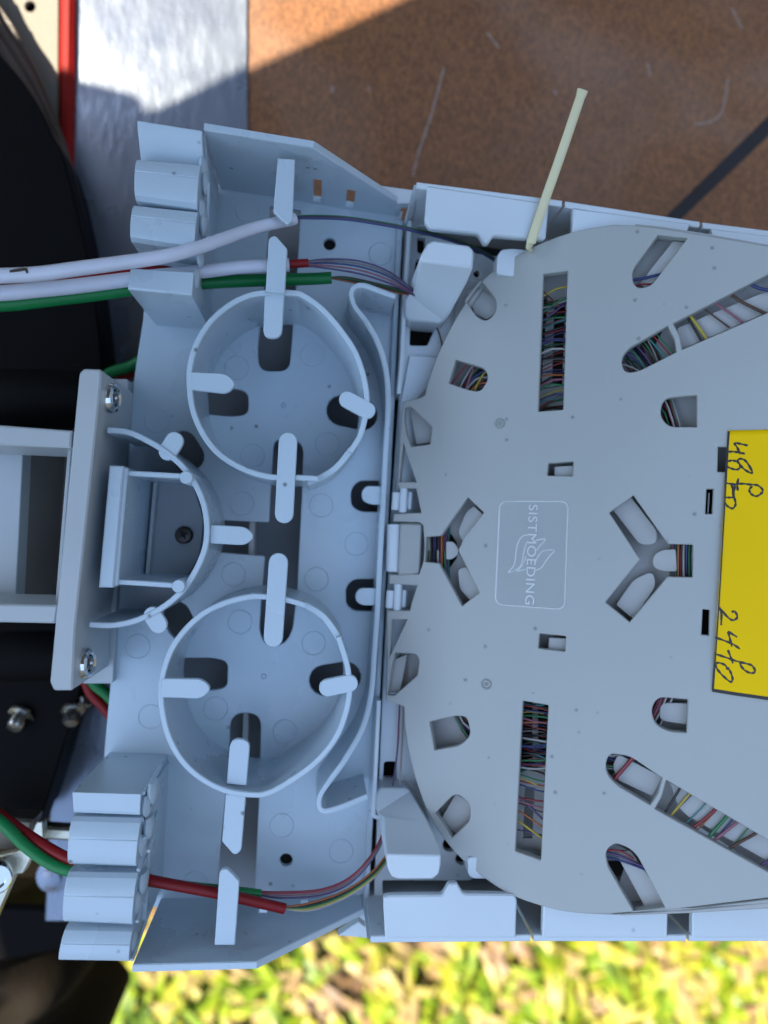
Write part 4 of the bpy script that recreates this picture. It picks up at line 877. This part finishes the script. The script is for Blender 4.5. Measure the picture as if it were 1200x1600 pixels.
loose([(1060, 480), (1075, 497), (1100, 540), (1110, 560)], 'black', 'black fibre strand by the bridge of the long upper window', -.003, .00045)
loose([(1066, 480), (1082, 498), (1104, 530), (1112, 550)], 'yellow', 'thick yellow fibre strand by the bridge of the long upper window', -.0028, .00055)
loose([(1100, 460), (1120, 475), (1150, 496), (1170, 512)], 'pink', 'pink fibre strand crossing the long upper window', -.003, .00045)
loose([(1130, 450), (1156, 470), (1190, 487), (1220, 500)], 'brown', 'reddish brown fibre strand crossing the long upper window', -.003, .00055)
loose([(1160, 436), (1185, 450), (1215, 456), (1240, 460)], 'blue', 'blue fibre strand at the far end of the long upper window', -.003, .0006)
loose([(1085, 470), (1110, 490), (1140, 512)], 'brown', 'dark brown fibre strand between yellow and pink in the long upper window', -.0033)
loose([(1000, 1170), (988, 1185), (965, 1212), (950, 1232)], 'red', 'red fibre strand across the rounded end of the long lower window', -.003, .0007)
loose([(1070, 1215), (1060, 1236), (1035, 1275)], 'black', 'black fibre strand by the bridge of the long lower window', -.003, .00042)
loose([(1085, 1230), (1076, 1242), (1045, 1278), (1035, 1290)], 'yellow', 'yellow fibre strand by the bridge of the long lower window', -.003, .00045)
loose([(1130, 1250), (1110, 1272), (1080, 1295), (1065, 1305)], 'red', 'dark red fibre strand crossing the long lower window', -.003, .0005)
loose([(1145, 1265), (1132, 1280), (1110, 1305), (1100, 1320)], 'green', 'green fibre strand crossing the long lower window', -.0028, .0006)
loose([(1165, 1275), (1148, 1288), (1115, 1314), (1095, 1330)], 'pink', 'pink fibre strand crossing the long lower window', -.0028, .0005)
loose([(1190, 1295), (1176, 1305), (1145, 1322), (1120, 1340)], 'brown', 'brown fibre strand crossing the long lower window', -.0028, .0005)
loose([(1230, 1330), (1200, 1345), (1170, 1365)], 'violet', 'violet fibre strand at the far end of the long lower window', -.003, .0005)
loose([(940, 1330), (970, 1338), (1000, 1352), (1030, 1360)], 'violet', 'violet fibre strand in the slanted window near the bottom edge', -.003, .00045)
loose([(940, 1338), (965, 1343), (1003, 1357), (1030, 1368)], 'blue', 'blue fibre strand beside the violet one in the slanted bottom window', -.003, .00035)
loose([(945, 1328), (970, 1330), (990, 1342)], 'red', 'red fibre strand at the rounded tip of the slanted bottom window', -.003, .00035)
loose([(790, 1240), (815, 1247), (850, 1252), (880, 1250)], 'red', 'red fibre strand apart in the tall lower window', -.0035)
loose([(790, 1240), (815, 1252), (850, 1263), (880, 1262)], 'pink', 'pink fibre strand apart in the tall lower window', -.0035)
loose([(790, 1262), (812, 1268), (848, 1292), (880, 1310)], 'orange', 'orange fibre strand low in the tall lower window', -.0035, .00035)
loose([(790, 1275), (810, 1283), (845, 1308), (880, 1330)], 'yellow', 'yellow fibre strand lowest in the tall lower window', -.0033, .00038)
loose([(790, 1225), (815, 1248), (850, 1282)], 'violet', 'violet fibre strand slanting in the tall lower window', -.0037)

k = 0
for y, c in ((1212, 'green'), (1217, 'yellow'), (1222, 'red'), (1228, 'blue'), (1257, 'brown'), (1299, 'violet')):
    k += 1; loose([(785, y - 8), (812, y - 2), (850, y + 6 + 3 * (k % 3)), (885, y + 4)], c, c + ' fibre strand, ' + ORD[k - 1] + ' below the dense bundle in the tall lower window', -.0040, .00028)
for k, (x, c) in enumerate(((978, 'green'), (991, 'violet'), (1001, 'black'), (1020, 'turquoise'), (1031, 'red'), (1038, 'green'))):
    loose([(x - 14, 520), (x, 536), (x + 20, 560), (x + 40, 592)], c, c + ' fibre strand, ' + ORD[k] + ' from the rounded end of the long upper window', -.0040, .0003)
for k, (x, c) in enumerate(((1060, 'violet'), (1083, 'turquoise'), (1100, 'orange'), (1126, 'blue'), (1150, 'green'))):
    loose([(x + 26, 1225 + .55 * (x - 1040)), (x + 8, 1243 + .58 * (x - 1040)), (x - 12, 1262 + .6 * (x - 1040))], c, c + ' fibre strand, ' + ORD[k] + ' of the thin ones crossing the long lower window', -.0034, .00024)

# ------------------------------------------------------------------ tubes and fibres outside the tray
def cable(name, pts, r, m, label, group=None, cat='tube', n=16, sub=6):
    mb = MB(); q = cr(pts, sub); rr = r if not isinstance(r, (list, tuple)) else [r[0] + (r[1] - r[0]) * i / (len(q) - 1) for i in range(len(q))]
    tube(mb, [P(*p) for p in q], rr, n); return prop(mb.build(name, m, None, 60), label, cat, group)
cable('buffer_tube', [(-150, 428, .045), (-60, 432, .046), (0, 431, .046), (60, 428, .046), (120, 420, .047), (180, 412, .047), (250, 402, .046), (300, 390, .044), (350, 373, .040), (400, 356, .035), (461, 342, .030)], [.0024, .0019], M_WHITE, 'upper white buffer tube with a dirty end rising to the first strap', 'white buffer tubes')
mb = MB(); tube(mb, [P(16, 425, .0478), P(30, 422, .0480), P(40, 421, .0479), P(44, 427, .0478)], .0006, 6); prop(mb.build('dirt_smear', mat('dark_grime', (.05, .035, .02), .8)), 'dark grime smear on the upper white buffer tube', 'dirt')
cable('buffer_tube', [(-150, 452, .036), (-60, 456, .036), (0, 458, .036), (60, 453, .036), (120, 447, .035), (200, 437, .033), (250, 431, .032), (320, 424, .031), (380, 417, .031), (452, 414, .031)], [.0026, .0021], M_WHITE, 'lower white buffer tube running under the comb finger to the second strap', 'white buffer tubes')
cable('green_tube', [(-150, 478, .028), (0, 475, .028), (80, 467, .028), (150, 459, .027), (200, 452, .026), (260, 446, .024), (330, 441, .022), (400, 438, .021), (480, 436, .020), (518, 434, .020)], [.0026, .0020], M_GREEN, 'green buffer tube under the white ones ending near the snake guide')
cable('red_tube', [(-150, 448, .029), (0, 444, .029), (100, 438, .029), (200, 426, .029), (260, 421, .027), (300, 424, .026), (380, 421, .026), (450, 413, .027), (482, 411, .027)], .0014, M_RED, 'red buffer tube peeping out between the two white tubes')
cable('green_tube', [(-160, 1200, .01), (-60, 1245, .015), (0, 1284, .018), (40, 1322, .02), (80, 1350, .022), (120, 1363, .024), (180, 1368, .026), (240, 1378, .026), (300, 1386, .025), (360, 1392, .024), (407, 1397, .022)], [.0021, .0015], M_GREEN, 'green buffer tube lying across the lower cable comb')
cable('red_tube', [(-160, 1170, .008), (-40, 1250, .010), (0, 1275, .013), (40, 1303, .016), (80, 1328, .019), (120, 1347, .022), (180, 1362, .026), (237, 1376, .028), (300, 1388, .028), (360, 1400, .027), (445, 1420, .024)], [.0020, .0017], M_RED, 'red buffer tube lying across the lower cable comb')
cable('green_tube', [(250, 545, -.02), (205, 572, -.022), (165, 588, -.022), (135, 640, -.022), (122, 800, -.022), (125, 960, -.022), (140, 1055, -.022), (172, 1090, -.022), (230, 1160, -.022)], .0022, M_GREEN, 'green tube looping behind the grey bracket')
cable('red_tube', [(250, 558, -.024), (205, 582, -.026), (165, 600, -.026), (128, 640, -.026), (112, 800, -.026), (115, 960, -.026), (135, 1068, -.026), (165, 1108, -.026), (220, 1180, -.026)], .0020, M_RED, 'red tube looping behind the grey bracket')
def outer(pts, col, label, r=.00034, g='fibre strands running to the tray'):
    mb = MB(); tube(mb, [P(*p) for p in cr(pts, 7)], r, 8); prop(mb.build('fibre_strand', FM[col], None, 70), label, 'optical fibre', g)
for i, (c, dy) in enumerate((('green', -2), ('black', -.7), ('violet', .8), ('blue', 2.2))):
    outer([(452, 341, .030), (480, 339 + dy, .030), (540, 341 + dy, .030), (600, 350 + dy, .028), (640, 358 + dy, .026), (700, 373 + dy, .022), (750, 392 + dy, .016), (790, 418 + dy, .012), (830, 445, .010)], c, c + ' fibre strand leaving the upper white tube over the board edge')
for i, (c, dy) in enumerate((('violet', -3), ('grey', 0), ('blue', 3), ('pink', 7), ('violet', 11))):
    lab = c + ' fibre strand fanning out of the lower white tube' + (' lowest of the fan' if i == 4 else '')
    outer([(470, 411 + dy * .3, .027), (510, 408 + dy, .026), (560, 412 + dy * 1.4, .025), (605, 427 + dy * 1.3, .023), (640, 450 + dy * .7, .020), (655, 463 + dy * .3, .016), (672, 485, .006)], c, lab)
for i, (c, dy) in enumerate((('brown', -3), ('green', -1), ('black', 1.2), ('orange', 3))):
    outer([(512, 434, .020), (540, 436 + dy, .020), (580, 444 + dy, .020), (620, 454 + dy, .018), (648, 462 + dy * .5, .015), (668, 482, .006)], c, c + ' fibre strand from the upper green tube skirting the snake guide')
for i, (c, dy) in enumerate((('red', -4), ('pink', -1), ('grey', 2), ('violet', 5))):
    outer([(400, 1395 + dy * .5, .022), (440, 1398 + dy, .022), (500, 1394 + dy, .021), (545, 1376 + dy, .020), (580, 1340 + dy, .019), (600, 1300 + dy, .016), (612, 1240, .010), (621, 1170, .008), (624, 1110, .008), (628, 1040, .008)], c, c + ' fibre strand from the lower green tube curving up beside the rack')
for i, (c, dy) in enumerate((('orange', -4), ('black', -1), ('green', 2), ('yellow', 4.5), ('white', 7))):
    outer([(436, 1418, .024), (480, 1416 + dy, .023), (530, 1400 + dy, .021), (570, 1376 + dy, .020), (600, 1345 + dy, .018), (618, 1300, .012), (626, 1200, .008), (630, 1120, .008), (634, 1040, .008)], c, c + ' fibre strand from the lower red tube curving up beside the rack')
outer([(676, 500, .004), (686, 520, .006), (692, 545, .004)], 'brown', 'short brown fibre bit showing by the tray edge under the hook post')

# pale strap sticking up from behind the tray
def strap():
    zc_ = TP.hit(826, 392).z; mb = MB()
    ctrl = [P(819, 416, zc_ - .007), P(826, 394, zc_ - .0042), P(830, 379, .0336), P(850, 318, .0352), P(880, 232, .0405), P(911, 140, .046)]
    q = []
    for k in range(len(ctrl) - 1):
        p0, p1, p2, p3 = ctrl[max(0, k - 1)], ctrl[k], ctrl[k + 1], ctrl[min(len(ctrl) - 1, k + 2)]
        for m in range(5):
            t = m / 5; q.append(.5 * ((2 * p1) + (p2 - p0) * t + (2 * p0 - 5 * p1 + 4 * p2 - p3) * t * t + (3 * p1 - p0 - 3 * p2 + p3) * t ** 3))
    q.append(ctrl[-1]); n = len(q) - 1; vs = []
    for i, c in enumerate(q):
        ax = (q[min(n, i + 1)] - q[max(0, i - 1)]).normalized(); s = ax.cross(V((0, 0, 1))).normalized(); up = s.cross(ax); t = i / n
        wv = .0016 - .0001 * t + (.0003 if i == n else 0); h = .0006
        vs += [c - s * wv - up * h, c + s * wv - up * h, c + s * wv + up * h * .4, c + s * wv * .5 + up * h, c - s * wv * .5 + up * h, c - s * wv + up * h * .4]
    mb.add(vs, [(i * 6 + k, (i + 1) * 6 + k, (i + 1) * 6 + (k + 1) % 6, i * 6 + (k + 1) % 6) for i in range(n) for k in range(6)] + [tuple(range(6)), tuple(n * 6 + k for k in range(6))])
    prop(mb.build('plastic_strap', M_STRAP, None, 40, bevel=.0002), 'pale yellow green plastic strap sticking out from behind the splice tray', 'strap')
strap()
